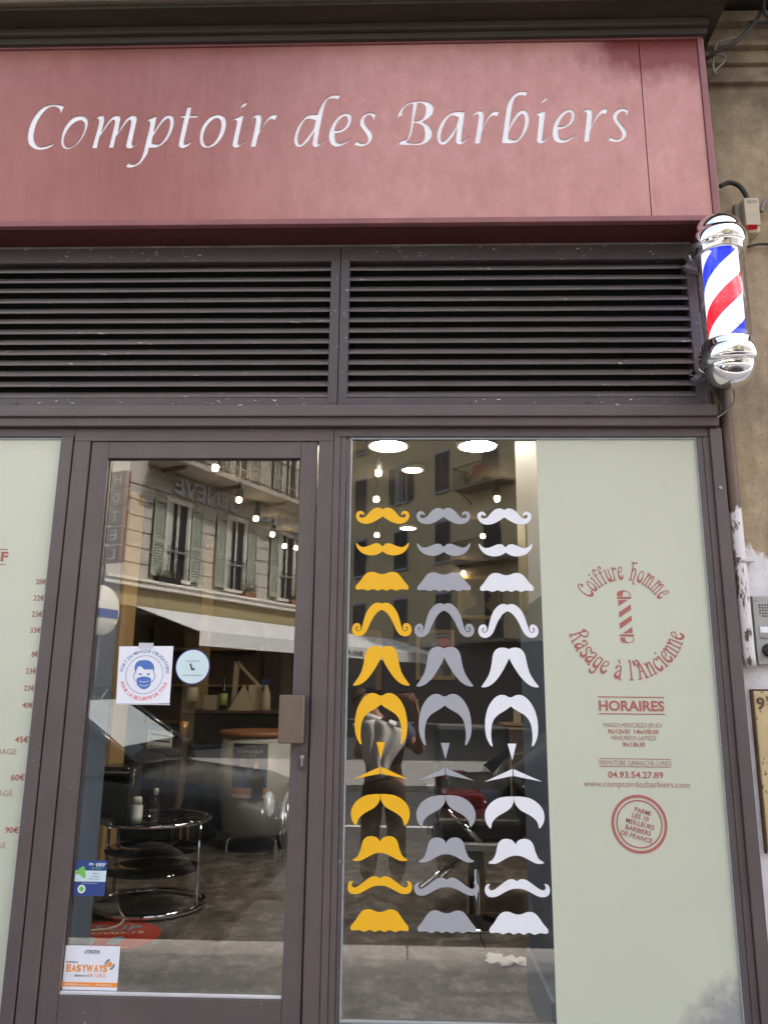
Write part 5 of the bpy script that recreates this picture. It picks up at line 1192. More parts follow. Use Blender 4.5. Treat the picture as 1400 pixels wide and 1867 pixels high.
# pictures on the back wall
def picture(tl, br, Y, lb, fr_m, bg_m, mot):
    a, c = P(*tl, Y), P(*br, Y); t = thing('framed_picture', lb, 'picture', ((a.x+c.x)/2, Y, c.z)); w = .052
    b = MB(); b.bbox(a.x, a.x+w, Y-.035, Y, c.z, a.z, .004); b.bbox(c.x-w, c.x, Y-.035, Y, c.z, a.z, .004); b.bbox(a.x+w, c.x-w, Y-.0345, Y, c.z, c.z+w, .004); b.bbox(a.x+w, c.x-w, Y-.0345, Y, a.z-w, a.z, .004); b.build('frame', fr_m, t)
    b = MB(); b.box(a.x+w, c.x-w, Y-.012, Y-.002, c.z+w, a.z-w); b.build('print', bg_m, t)
    for nm, pts_, mt_ in mot:
        ol = [(a.x+w+(c.x-a.x-2*w)*u, a.z-w-(a.z-c.z-2*w)*v) for u, v in pts_]
        link_mesh(nm, slab([smooth_closed(ol, [False]*len(ol), 4)], Y-.016, .003), mt_, t)
MAT['pale_wood'] = surf('pale_wood', (.60,.43,.24), .5, 0, .12, 4, (1,1,5))
picture((758,1148),(829,1240), 7.19, 'pale wood framed picture with a red patch, behind the grey moustaches', MAT['pale_wood'], surf('grey_print', (.16,.16,.16), .5, 0, .5, 7),
   [('printed_figure', [(.35,.25),(.6,.22),(.7,.45),(.62,.7),(.75,.98),(.1,.98),(.25,.65),(.28,.42)], surf('pale_grey_print', (.33,.31,.29), .6, 0, .4, 14)), ('red_patch', [(.62,.12),(.95,.12),(.95,.34),(.62,.34)], MAT['red_ink'])])
picture((833,1050),(914,1130), 7.19, 'cream framed portrait silhouette in profile, beside the third row of moustaches', MAT['pale_wood'], surf('sand_print', (.36,.28,.17), .6),
   [('silhouette', [(.35,.12),(.58,.08),(.74,.2),(.76,.36),(.83,.45),(.75,.50),(.76,.60),(.66,.68),(.70,.78),(.92,.97),(.08,.97),(.14,.82),(.4,.72),(.40,.52),(.26,.38)], MAT['black'])])
a0, a1 = P(962,985,.5), P(975,1100,.5)
b = MB(); b.bbox(.571, .5775, .45, .72, 1.95, 2.43, .003); tag(b.build('wall_mirror', surf('aged_brass', (.42,.36,.22), .35, .6, .4, 14)), 'slim brass toned panel hung on the partition beside the white moustaches', 'wall panel')
# wooden cabinet with a note on it
a0, a1 = P(919,1319,4.2), P(968,1376,4.2)
wc = thing('wood_cabinet', 'small brown wooden cabinet behind the white moustaches', 'cabinet', (a0.x+.15,4.4,ZF))
b = MB(); b.bbox(a0.x, a0.x+.5, 4.2, 4.6, a1.z, a0.z-.02, .006); b.build('body', MAT['wood'], wc)
b = MB(); b.bbox(a0.x-.015, a0.x+.515, 4.18, 4.61, a0.z-.019, a0.z, .004); b.build('top', MAT['wood'], wc)
b = MB(); b.bbox(a0.x+.02, a0.x+.48, 4.19, 4.1995, a1.z+.02, a0.z-.05, .002); dr = b.build('drawer', MAT['wood_dark'], wc)
b = MB(); b.tube([(a0.x+.25,4.185,(a0.z+a1.z)/2),(a0.x+.25,4.165,(a0.z+a1.z)/2)], .012, 10); b.build('knob', MAT['steel'], dr)
for dx in (.04,.46):
    for dy in (4.23,4.56): b = MB(); b.bbox(a0.x+dx-.02, a0.x+dx+.02, dy-.02, dy+.02, ZF+.001, a1.z-.0005, .003); b.build('leg', MAT['wood'], wc)
a = P(943,1317,4.3); b = MB(); b.obox((a.x,4.3,a0.z+.07), (1,0,0), (0,.97,.2), (0,-.2,.97), .035, .004, .07); tag(b.build('note_card', MAT['kraft']), 'small note card leaning on the wooden cabinet', 'card')

# barber chair
bc = Vector((.425,1.93,ZF))
ch = thing('barber_chair', 'black barber chair with pale footplate on a chrome column and disc base', 'barber chair', tuple(bc))
b = MB(); b.lathe([(.255,ZF+.001),(.26,ZF+.012),(.24,ZF+.022),(.07,ZF+.045),(.058,ZF+.05),(.058,ZF+.30),(.05,ZF+.305),(.05,ZF+.40),(0,ZF+.40)], (bc.x,bc.y,0), 48); b.build('column_base', MAT['chrome'], ch)
q = [P(781,1505,1.72), P(910,1533,1.72)]
zp = ZF+.43
b = MB(); b.loft([[Vector((bc.x+x,bc.y+y,z)) for x, y in ((-.27,-.12),(.21,-.20),(.27,-.05),(.27,.30),(-.25,.30))] for z in (zp, zp+.035)], True, False); b.build('seat_pan', surf('grey_pan', (.42,.42,.43), .35, .2, .06), ch)
b = MB(); b.bbox(bc.x-.26, bc.x+.30, bc.y-.08, bc.y+.42, zp+.036, zp+.17, .05, 4); b.build('seat', MAT['black_leather'], ch)
b = MB(); b.bbox(bc.x-.24, bc.x+.28, bc.y+.36, bc.y+.52, zp+.12, zp+.72, .06, 4); b.build('backrest', MAT['black_leather'], ch)
for s in (-1,1):
    xx = bc.x+.02+s*.30; b = MB(); b.bbox(xx-.035, xx+.035, bc.y-.06, bc.y+.40, zp+.31, zp+.37, .025, 3); b.bbox(xx-.02, xx+.02, bc.y+.05, bc.y+.32, zp+.05, zp+.309, .01); b.build('armrest', MAT['black_leather'], ch)
l0_, l1_ = P(817,1478,1.62), P(876,1534,1.62)
b = MB(); b.tube([l0_, l0_.lerp(l1_,.5)], .011, 12); b.tube([l0_.lerp(l1_,.5), l1_], .017, 12); b.build('lever', MAT['chrome'], ch)
f0, f1 = P(766,1619,1.55), P(832,1566,1.75)
b = MB(); b.tube([f0, f1], .013, 10); b.tube([P(803,1600,1.65), P(842,1566,1.78)], .011, 10); b.build('footrest_bar', MAT['chrome'], ch)
# tissue on the floor
rg = random.Random(3); b = MB(); p = G(930,1758,ZF); n = 10; grid = []
for i in range(n+1):
    for j in range(5):
        grid.append((p.x-.11+.21*i/n+rg.uniform(-.012,.012)-.02*(j/4)*(i < 3), p.y-.04+(.10-.05*i/n)*j/4+rg.uniform(-.012,.012)+.015*math.sin(i*1.3), ZF+.004+abs(rg.gauss(0,.009))+.022*(j/4)*(.4+.6*abs(math.sin(i*.9)))))
b.add(grid, [(i*5+j, (i+1)*5+j, (i+1)*5+j+1, i*5+j+1) for i in range(n) for j in range(4)], True)
me = b.mesh(); o = link_mesh('tissue', me, MAT['white_plastic']); tag(o, 'crumpled white tissue on the dark shop floor by the partition', 'tissue')
sl = o.modifiers.new('thick', 'SOLIDIFY'); sl.thickness = .0012
b = MB(); b.hose([tuple(G(862,1600,ZF+.02)), tuple(G(873,1690,ZF+.006)), tuple(G(877,1712,ZF+.006)), tuple(G(884,1727,ZF+.006))], .004, 6)
tag(b.build('floor_cable', MAT['cable']), 'thin black cable trailing over the floor from the barber chair', 'cable')
# ================================================================= ACROSS THE STREET (seen mirrored in the panes)
MAT['hotel_wall'] = surf('cream_render', (.43,.395,.335), .85, 0, .12, 2, (1,1,.6))
MAT['hotel_trim'] = surf('pale_trim', (.66,.62,.54), .8, 0, .08, 4)
MAT['shutter_green'] = surf('sage_shutters', (.31,.325,.265), .6, 0, .08, 6)
MAT['shutter_grey'] = surf('grey_shutters', (.12,.12,.12), .6, 0, .1, 6)
MAT['ochre_wall'] = surf('ochre_render', (.80,.64,.37), .85, 0, .1, .9, (1,1,.5))
MAT['pane_dark'] = surf('dark_window_glass', (.03,.032,.035), .08, 0, .1)
MAT['curtain'] = surf('pale_curtain', (.42,.40,.36), .8, 0, .1)
MAT['awning'] = surf('grey_white_awning', (.62,.62,.62), .7, 0, .06, 4)
MAT['shopdark'] = surf('dark_shop_interior', (.035,.028,.02), .6, 0, .4, 1.2)
MAT['sign_grey'] = surf('slate_letters', (.50,.53,.64), .5, 0, .05)
MAT['leaf'] = surf('potted_leaves', (.07,.085,.03), .7, 0, .5, 14)
MAT['terracotta'] = surf('terracotta', (.25,.11,.06), .8, 0, .2)
PA = Vector((-7.863,-16.111,0)); HROT = math.atan2(-.89328,.4495)
hotel = thing('hotel', 'cream rusticated hotel with sage green shutters and balcony, reflected in the door', 'building', tuple(PA), HROT)
U0, U1, HT = -4.0, 10.1, 15.5
def L(mb, name, mt, par=hotel): return mb.build(name, mt, par, False)
WIN = [1.62, 4.25, 7.0]; WW, WZ0, WZ1 = 1.02, 4.60, 6.86
b = MB(); b.box(U0, U1, -.6, 0, 4.2, HT); L(b, 'wall', MAT['hotel_wall'])
b = MB(); b.box(U0, U1, -.5, -.02, 0, 4.2); L(b, 'ground_floor', MAT['shopdark'])
b = MB()
for u in (-3.9, -.6, 3.3, 8.0, 9.5): b.box(u, u+.55, -.019, .05, 0, 3.7)
b.box(U0, U1, -.019, .06, 3.70, 4.19); L(b, 'fascia', surf('brown_fascia', (.30,.235,.125), .8, 0, .1, 1))
b = MB(); b.bbox(U0, U1, 0, .24, 4.201, 4.34, .02); b.bbox(U0, U1, 0, .30, 4.341, 4.42, .02); L(b, 'string_course', MAT['hotel_trim'])
b = MB()
edges = [U0]+[e for w in WIN for e in (w+.28, w+.28+1.50)]+[U1]
for r in range(6):
    z0 = 4.43+.43*r
    for i in range(0, len(edges), 2): b.bbox(edges[i], edges[i+1], .001, .035, z0, z0+.405, .012, 1)
b.box(U0, U1, .001, .045, 7.02, 7.6); L(b, 'rustication', MAT['hotel_wall'])
def shuttered(par, u, z0, z1, w, mt, tr, Lf, open_=True, opening=None):
    """a window unit: surround, recessed pane with curtain, and two louvred leaves"""
    fr_ = MB(); fr_.bbox(u, u+.10, .0, .07, z0, z1, .01); fr_.bbox(u+w-.10, u+w, .0, .07, z0, z1, .01); fr_.bbox(u, u+w, .0, .075, z1, z1+.14, .01); fr_.bbox(u-.05, u+w+.05, .0, .14, z0-.09, z0, .01)
    wnd = Lf(fr_, 'window', tr, par)
    g = MB(); g.box(u+.10, u+w-.10, .004, .012, z0, z1); Lf(g, 'pane', MAT['pane_dark'], wnd)
    g = MB(); um = u+w/2
    for a0, a1 in ((u+.10,u+.17),(um-.05,um+.05),(u+w-.17,u+w-.10)): g.box(a0, a1, .013, .05, z0, z1)
    g.box(u+.17, um-.05, .013, .045, z0+(z1-z0)*.35, z0+(z1-z0)*.35+.05); g.box(um+.05, u+w-.17, .013, .045, z0+(z1-z0)*.35, z0+(z1-z0)*.35+.05)
    g.box(u+.19, u+.34, .0125, .02, z0+.02, z1); Lf(g, 'casement', MAT['curtain'], wnd)
    lw = w/2 if not open_ else (w-.1)/2
    for s in (-1, 1):
        sh_ = MB()
        x0 = (u-lw if s < 0 else u+w) if open_ else (u if s < 0 else u+w/2)
        x1 = x0+lw; y0 = .08
        sh_.box(x0, x0+.06, y0, y0+.04, z0, z1); sh_.box(x1-.06, x1, y0, y0+.04, z0, z1)
        for zz in (z0, z0+(z1-z0)*.42, z1-.10): sh_.box(x0+.06, x1-.06, y0, y0+.04, zz, zz+.10)
        zz = z0+.11
        while zz < z1-.12:
            sh_.add([(x0+.06,y0+.036,zz),(x1-.06,y0+.036,zz),(x1-.06,y0+.006,zz+.055),(x0+.06,y0+.006,zz+.055),(x0+.06,y0+.026,zz-.006),(x1-.06,y0+.026,zz-.006),(x1-.06,y0-.002,zz+.05),(x0+.06,y0-.002,zz+.05)], [(0,1,2,3),(7,6,5,4),(0,4,5,1),(1,5,6,2),(2,6,7,3),(3,7,4,0)]); zz += .075
        Lf(sh_, 'shutter', mt, wnd)
for w in WIN:
    shuttered(hotel, w+.52, WZ0, WZ1-.08, 1.05, MAT['shutter_green'], MAT['hotel_trim'], L)
    g = MB()
    for k in range(9): g.box(w+.64+.095*k, w+.652+.095*k, .15, .162, WZ0, WZ0+.85)
    g.box(w+.6, w+1.5, .145, .167, WZ0+.85, WZ0+.88); g.box(w+.6, w+1.5, .145, .167, WZ0+.30, WZ0+.315); L(g, 'window_rail', MAT['iron'])
# balcony of the floor above
b = MB(); b.bbox(1.4, U1, .0, 1.05, 7.66, 7.80, .02); b.build('balcony_slab', MAT['stone'], hotel, False)
b = MB()
for k in range(4): b.obox((1.9+2.4*k, .45, 7.60), (1,0,0), (0,1,0), (0,0,1), .045, .45, .055)
b.build('balcony_bracket', MAT['iron'], hotel, False)
b = MB(); u = 1.45
while u < 10: b.box(u, u+.018, 1.0, 1.018, 7.80, 8.82); u += .115
b.box(1.4, 10.05, .99, 1.03, 8.82, 8.86); b.box(1.4, 10.05, .995, 1.025, 7.87, 7.90); b.build('balcony_railing', MAT['iron'], hotel, False)
for fl in range(3):
    for w in WIN: shuttered(hotel, w+.52, 7.95+2.9*fl-(.12 if fl == 0 else 0), 10.0+2.8*fl-(.2 if fl == 0 else 0), 1.05, MAT['shutter_green'], MAT['hotel_trim'], L)
b = MB(); b.bbox(U0-.3, U1+.3, -.6, .5, HT, HT+.3, .03); b.build('eaves', MAT['hotel_trim'], hotel, False)
me = text_mesh('HOTEL   GENEVE', 1.0, 1.0, .012); lo, hi = bounds(me)
T0, T1 = 8.72, 2.35
for v in me.vertices:
    k = (v.co.x-lo[0])/(hi[0]-lo[0]); v.co = (T0+(T1-T0)*k, .06+(1-(v.co.y-lo[1])/(hi[1]-lo[1]))*.07, 7.06+(v.co.z-lo[2])/(hi[2]-lo[2])*.50)
link_mesh('lettering', me, MAT['sign_grey'], hotel, False)
# potted plants on the string course
def pot(u, s, lb):
    p = hotel.matrix_basis @ Vector((u, .17, 4.422)); t = thing('window_box', lb, 'plant', tuple(p), HROT, 'pots on the hotel ledge')
    g = MB(); g.bbox(-.28*s, .28*s, -.09, .09, 0, .17, .01); g.build('planter', MAT['terracotta'] if s < 1.2 else MAT['iron'], t, False)
    g = MB(); r_ = random.Random(int(u*100))
    for k in range(130):
        c = Vector((r_.uniform(-.30,.30)*s, r_.uniform(-.09,.13), .16+abs(r_.gauss(0,.11)))); d = Vector((r_.gauss(0,1), r_.gauss(0,1), r_.gauss(.4,1))).normalized(); e = d.cross(Vector((r_.gauss(0,1),1,.3))).normalized()
        g.add([c-d*.05, c+e*.02, c+d*.05, c-e*.02], [(0,1,2,3)])
    g.build('foliage', MAT['leaf'], t, False)
pot(2.3, 1.5, 'dark planter with trailing leaves on the hotel ledge at its near end'); pot(5.9, 1.0, 'bushy potted plant on the hotel ledge below the second window'); pot(8.4, .9, 'reddish potted plant on the hotel ledge below the third window')
# awning of the ground floor bar
aw = thing('bar_awning', 'pale grey sloping awning over the bar on the ground floor of the hotel', 'awning', tuple(hotel.matrix_basis @ Vector((6,.1,3.6))), HROT)
g = MB(); u0, u1 = -4.8, 10.0; x0, x1 = u0, u1
g.add([(x0,.02,.10),(x1,.02,.10),(x1,2.3,-.62),(x0,2.3,-.62),(x0,.02,.07),(x1,.02,.07),(x1,2.3,-.65),(x0,2.3,-.65)], [(0,1,2,3),(7,6,5,4),(0,4,5,1),(1,5,6,2),(2,6,7,3),(3,7,4,0)])
g.build('canopy', MAT['awning'], aw, False)
g = MB(); g.box(x0, x1, 2.301, 2.315, -.98, -.61); va = g.build('valance', MAT['awning'], aw, False)
me = text_mesh('BAR ATARAZAS', 1, 1, .02); lo, hi = bounds(me)
for v in me.vertices:
    k = (v.co.x-lo[0])/(hi[0]-lo[0]); v.co = (3.3-2.6*k, 2.318+.01*(1-(v.co.y-lo[1])), -.90+(v.co.z-lo[2])/(hi[2]-lo[2])*.17)
link_mesh('lettering', me, MAT['dark_ink'], va, False)
g = MB()
for k in range(4): g.tube([(x0+.3+5.4*k,.03,-.4),(x0+.3+5.4*k,2.28,-.66)], .03, 8)
g.build('awning_arm', MAT['iron'], aw, False)
# vertical blade sign on the hotel corner
sgn = thing('blade_sign', 'tall maroon vertical sign spelling HOTEL in five boxes on the hotel corner', 'sign', tuple(hotel.matrix_basis @ Vector((0,.5,4.5))), HROT)
pm = surf('maroon_sign', (.16,.045,.035), .5, 0, .08)
tops = [M(202,868,15.2), M(192,1030,15.2)]
zA, zB = 7.05, 4.62
g = MB(); n5 = 5; h5 = (zA-zB)/5
for k in range(5): g.bbox(-.09, .09, -.27, .27, .12+h5*k+.03, .12+h5*(k+1)-.02, .012)
g.tube([(0,-.30,.3),(0,-.5,.3)], .03, 8); g.tube([(0,-.30,2.2),(0,-.5,2.2)], .03, 8)
g.build('sign_box', pm, sgn, False)
for face in (-1, 1):
    ms = []
    for k, chh in enumerate('HOTEL'):
        me = text_mesh(chh, 1, 1, .0); lo, hi = bounds(me); zc = .12+h5*(4-k)+h5/2
        for v in me.vertices:
            a = (v.co.x-lo[0])/(hi[0]-lo[0])-.5; c = (v.co.z-lo[2])/(hi[2]-lo[2])-.5
            v.co = (face*(.0905+.004*(1-(v.co.y-lo[1]))), face*a*.24, zc+c*.26)
        ms.append(me)
    link_mesh('lettering', join(ms), MAT['paper'], sgn, False)
# round board lower down
p = M(182,1112,12.5)
rb = thing('round_board', 'round white hanging board with dark band below the blade sign', 'sign', tuple(p), rad(-68))
g = MB(); g.lathe([(0,-.04),(.50,-.04),(.52,0),(.50,.04),(0,.04)], (0,0,0), 40, 'y'); g.build('disc', MAT['hotel_trim'], rb, False)
for sgn_ in (-1,1):
    g = MB(); g.box(-.46,.46,min(sgn_*.0405,sgn_*.046),max(sgn_*.0405,sgn_*.046),-.14,.04); g.build('band', MAT['navy_print'], rb, False)
me = text_mesh('BRASSERIE', 1, 1, .01); lo, hi = bounds(me)
for v in me.vertices: v.co = (.36-.72*(v.co.x-lo[0])/(hi[0]-lo[0]), .047, .16+.12*(v.co.z-lo[2])/(hi[2]-lo[2]))
bpy.data.meshes.remove(me)
g = MB(); g.tube([(0,0,.52),(0,0,.95),(-.5,0,.95)], .025, 8); g.build('hanger', MAT['iron'], rb, False)
g = MB(); g.tube([(0,0,-.52),(0,0,-p.z)], .05, 10); g.build('pole', MAT['iron'], rb, False)

# ochre apartment block
OB = Vector((2.3,-36.5,0)); OROT = math.atan2(.77,.64)
och = thing('apartment_block', 'ochre apartment block with grey louvred shutters and iron balconies, reflected in the moustache window', 'building', tuple(OB), OROT)
def ohit(px_, py_):
    c = P(px_, py_, 0); d = Vector((c.x/3.3, -1.0)); o = Vector((0, 3.3)); n = Vector((-.77,.64)).normalized(); q_ = OB.xy
    s = (q_-o).dot(n)/d.dot(n); X = o+d*s; ax = Vector((.64,.77)).normalized(); return (X-q_).dot(ax), 1.57+(c.z-1.57)/3.3*s
LO = lambda mb, name, mt, par=och: mb.build(name, mt, par, False)
b = MB(); b.box(-32, 16, -.8, 0, 4.0, 19.4); LO(b, 'wall', MAT['ochre_wall'])
b = MB(); b.box(-32, 16, -.7, -.02, 0, 4.0); LO(b, 'ground_floor', surf('taupe_shopfronts', (.10,.08,.075), .6, 0, .3, .6))
b = MB(); b.bbox(-32, 16, 0, .12, 3.8, 4.05, .02); LO(b, 'string_course', MAT['hotel_trim'])
b = MB(); b.bbox(-32.3, 16.3, -.8, .6, 19.4, 19.7, .03); LO(b, 'eaves', MAT['hotel_trim'])
cols = [ohit(660,900)[0], ohit(733,900)[0], ohit(808,860)[0], ohit(896,850)[0]]
rows = []
_, zt1 = ohit(808,826); _, zb1 = ohit(808,895); _, zt2 = ohit(808,952); _, zb2 = ohit(808,1026)
pitch = zt1-zt2; hgt = zb1
for r in range(-2, 4):
    z1 = zt1+pitch*r; z0 = z1-(zt1-zb1)
    if z0 < 4.2 or z1 > 18.9: continue
    rows.append((z0, z1, r))
allc = [cols[0]-4.2, cols[0]-8.4, cols[0]-12.6]+cols+[cols[3]+4.2]
for ci, u in enumerate(allc):
    for z0, z1, r in rows:
        bal = ci == 6; opn = (ci == 4 and r == 0)
        shuttered(och, u-.55, z0 if not bal else z0-.35, z1, 1.1, MAT['shutter_grey'], MAT['sign_grey'], LO, opn)
for z0, z1, r in rows:
    u = cols[3]; zz = z0-.42
    g = MB(); g.bbox(u-1.7, u+1.6, .0, 1.1, zz-.16, zz, .02); LO(g, 'balcony_slab', MAT['stone'])
    g = MB(); k = u-1.68
    while k < u+1.6: g.box(k, k+.02, 1.05, 1.07, zz, zz+1.0); k += .16
    for k in range(7): g.box(u-1.69, u-1.67, .06+.16*k, .08+.16*k, zz, zz+1.0)
    g.box(u-1.7, u+1.6, 1.04, 1.08, zz+1.0, zz+1.04); g.box(u-1.70, u-1.66, .0, 1.08, zz+1.0, zz+1.04)
    g.hose([(u-1.5,.02,zz-.7),(u-1.5,.25,zz-.45),(u-1.5,.95,zz-.18)], .03, 8); LO(g, 'balcony_railing', MAT['iron'])
zz = [z0-.42 for z0, z1, r in rows if r == 0][0]
p = och.matrix_basis @ Vector((cols[3]-.2, .72, zz)); t = thing('balcony_chair', 'bright red plastic chair on the ochre block balcony', 'chair', tuple(p), OROT)
g = MB(); g.bbox(-.42, .42, -.05, .04, .40, 1.02, .05); g.bbox(-.42, .42, .04, .30, .40, .48, .03); g.build('shell', surf('red_plastic', (.55,.03,.05), .4), t, False)
for s in (-1,1):
    for yy in (0,.26): g = MB(); g.tube([(s*.36,yy,.001),(s*.36,yy,.40)], .025, 8); g.build('leg', MAT['iron'], t, False)
p = och.matrix_basis @ Vector((cols[3]-1.2, .6, zz)); t = thing('balcony_stool', 'small dark stool with a plant on the ochre block balcony', 'stool', tuple(p), OROT)
g = MB(); g.lathe([(.18,.001),(.05,.05),(.05,.4),(.22,.42),(.22,.46),(0,.46)], (0,0,0), 16); g.build('base', MAT['iron'], t, False)
g = MB(); r_ = random.Random(5)
for k in range(90):
    c = Vector((r_.gauss(0,.12), r_.gauss(0,.12), .62+r_.gauss(0,.12))); d = Vector((r_.gauss(0,1), r_.gauss(0,1), r_.gauss(0,1))).normalized(); e = d.orthogonal().normalized()
    g.add([c-d*.07, c+e*.03, c+d*.07, c-e*.03], [(0,1,2,3)])
g.build('foliage', MAT['leaf'], t, False)
# a plain tall neighbour closing the street on the other side
nb = thing('apartment_block', 'tall pale grey apartment block farther along the street, right of the ochre block', 'building', (17,-24,0))
b = MB(); b.box(11, 34, -34, -15.6, 0, 12.5); b.build('wall', MAT['hotel_wall'], nb)
for r in range(3):
    for k in range(5):
        f = MB(); x = 12.6+k*4.2; z = 4.4+r*2.8; f.bbox(x, x+1.1, -15.58, -15.50, z, z+1.8, .01); f.build('window', MAT['shutter_grey'], nb)

# ---------------------------------------------------------------- parked cars
MAT['car_dark'] = surf('graphite_car_paint', (.030,.032,.036), .18, .3, .03, 3, coat_weight=.8, coat_roughness=.03) if False else surf('graphite_car_paint', (.03,.032,.036), .2, .3, .03)
MAT['car_silver'] = surf('grey_car_paint', (.14,.15,.17), .2, .4, .03)
MAT['car_glass'] = surf('car_window_glass', (.02,.022,.024), .03, 0, .02)
MAT['screen'] = surf('painted_sky_windscreen', (.50,.56,.60), .12, .0, .1, 2)  # sky reflection on the windscreen put into a pale base colour
MAT['tail_red'] = surf('red_tail_lens', (.15,.006,.010), .12, 0, .1)
MAT['lens'] = surf('clear_lamp_lens', (.70,.72,.75), .08, .4, .05)
MAT['tyre'] = surf('tyre_rubber', (.018,.018,.018), .8)
def car(label, x_front, d, yc, paint, Lc, H, hood_z, kind):
    """d=+1: front towards +x.  local s runs back from the nose"""
    X = lambda s: x_front-d*s
    gz = -.10
    t = thing('parked_car', label, 'car', (X(Lc/2), yc, gz), 0, 'cars parked along the kerb')
    hw = .87
    if kind == 'suv':
        st = [(0,.46,.80,.70),(.06,.30,.93,.80),(.25,.26,1.00,.85),(.9,.24,hood_z,hw),(1.15,.24,hood_z+.05,hw),(2.0,.22,hood_z+.04,hw+.02),(3.3,.24,hood_z+.04,hw+.01),(Lc-.15,.30,hood_z+.02,.84),(Lc,.42,hood_z-.08,.76)]
        cab = [(.98,hood_z+.03,.80,hood_z+.06,.78),(1.75,hood_z+.03,.85,H-.03,.64),(2.3,hood_z+.03,.86,H,.66),(3.4,hood_z+.03,.85,H-.02,.66),(Lc-.12,hood_z+.01,.80,hood_z+.12,.74)]
    else:
        st = [(0,.42,.66,.66),(.08,.28,.76,.78),(.4,.24,.83,.84),(1.0,.22,.92,hw),(1.4,.22,.96,hw),(2.4,.22,.97,hw+.01),(3.4,.24,.99,hw),(Lc-.5,.28,1.02,.85),(Lc-.08,.34,1.0,.80),(Lc,.44,.90,.72)]
        cab = [(1.15,.94,.80,.97,.78),(2.0,.95,.84,H-.03,.60),(2.5,.95,.84,H,.62),(3.3,.97,.83,H-.04,.61),(Lc-.42,1.0,.76,1.05,.72)]
    def sec(s, zb, zt, w):
        pts = []
        for k in range(24):
            a = 2*math.pi*k/24; ca, sa = math.cos(a), math.sin(a); e = .42
            pts.append(Vector((X(s), yc+w*math.copysign(abs(ca)**e, ca), gz+(zb+zt)/2+(zt-zb)/2*math.copysign(abs(sa)**e, sa))))
        return pts
    def dens(rows, n=5):
        out = []; A_ = [np.array(r, float) for r in rows]
        for i in range(len(A_)-1):
            p0, p1, p2, p3 = A_[max(i-1,0)], A_[i], A_[i+1], A_[min(i+2,len(A_)-1)]
            for j in range(n):
                tt = j/n; q = p1+(p2-p1)*(tt*tt*(3-2*tt)*.5+tt*.5); out.append(q)
        out.append(A_[-1]); return out
    b = MB(); b.loft([sec(*r) for r in dens(st)]); body = b.build('body', paint, t)
    def csec(s, zb, wb, zt, wt):
        return [Vector((X(s), yc+y, gz+z)) for y, z in ((-wb,zb-.04),(-wb,zb),(-wt-.02,zt-.05),(-wt+.06,zt),(wt-.06,zt),(wt+.02,zt-.05),(wb,zb),(wb,zb-.04))]
    b = MB(); b.loft([csec(*r) for r in dens(cab,4)]); b.build('windows', MAT['car_glass'], t) if False else b.build('greenhouse', MAT['car_glass'], t)
    b = MB(); rf = [r for r in dens(cab,4) if r[3] > H-.10]
    b.loft([[Vector((X(s), yc+y, gz+z)) for y, z in ((-wt-.022,zt-.055),(-wt+.05,zt+.012),(wt-.05,zt+.012),(wt+.022,zt-.055),(wt-.08,zt-.03),(-wt+.08,zt-.03))] for s, zb, wb, zt, wt in rf], True, True); b.build('roof', paint, t)
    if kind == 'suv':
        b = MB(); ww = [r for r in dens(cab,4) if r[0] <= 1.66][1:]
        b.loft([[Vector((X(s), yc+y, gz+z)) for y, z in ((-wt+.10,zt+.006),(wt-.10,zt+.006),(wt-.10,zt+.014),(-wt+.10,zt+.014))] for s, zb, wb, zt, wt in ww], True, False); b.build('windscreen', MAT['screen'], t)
    for s_, in ((1.75,),(2.55,),(3.38,)):
        rr_ = min(dens(cab,4), key=lambda r: abs(r[0]-s_))
        for sd_ in (-1,1):
            b = MB(); b.bar((X(rr_[0]), yc+sd_*(rr_[2]+.004), gz+rr_[1]-.02), (X(rr_[0]), yc+sd_*(rr_[4]+.012), gz+rr_[3]-.045), .06, .02, (0,0,1)); b.build('pillar', paint, t)
    for sd_ in (-1,1):
        b = MB(); c0_, c1_, c2_ = cab[0], cab[1], cab[2]
        b.tube([(X(c0_[0]), yc+sd_*c0_[4], gz+c0_[3]), (X(c1_[0]), yc+sd_*(c1_[4]-.01), gz+c1_[3]-.005)], .035, 8); b.build('pillar', paint, t)
    for s_ in (.80, Lc-.78):
        for sd_ in (-1,1):
            yw = yc+sd_*(hw-.09); b = MB()
            b.lathe([(.20,-.10),(.31,-.105),(.335,-.07),(.335,.07),(.31,.105),(.20,.10),(.20,-.10)], (X(s_), yw, gz+.335), 32, 'y'); wh = b.build('wheel', MAT['tyre'], t)
            b = MB(); b.lathe([(.0,.108*sd_),(.05,.108*sd_),(.06,.085*sd_),(.17,.085*sd_),(.205,.10*sd_),(.205,-.02*sd_),(0,-.02*sd_)], (X(s_), yw, gz+.335), 28, 'y')
            for k in range(5):
                a = 2*math.pi*k/5; b.bar((X(s_), yw+.09*sd_, gz+.335), (X(s_)+.19*math.cos(a), yw+.09*sd_, gz+.335+.19*math.sin(a)), .05, .03)
            b.build('rim', MAT['iron'], wh)
    for sd_ in (-1,1):
        b = MB()
        if kind == 'suv': b.lathe([(.115,.0),(.12,.03),(.10,.05),(.0,.06)], (X(.08), yc+sd_*.62, gz+.84), 24, 'x') if d > 0 else b.lathe([(.115,.0),(.12,-.03),(.10,-.05),(.0,-.06)], (X(.08), yc+sd_*.62, gz+.84), 24, 'x')
        else: b.bbox(min(X(.10),X(.32)), max(X(.10),X(.32)), yc+sd_*.68-.12, yc+sd_*.68+.12, gz+.62, gz+.76, .05, 4)
        b.build('headlight', MAT['lens'], t)
        b = MB(); zt_l, zb_l = (.99,.80) if kind != 'suv' else (1.0,.7)
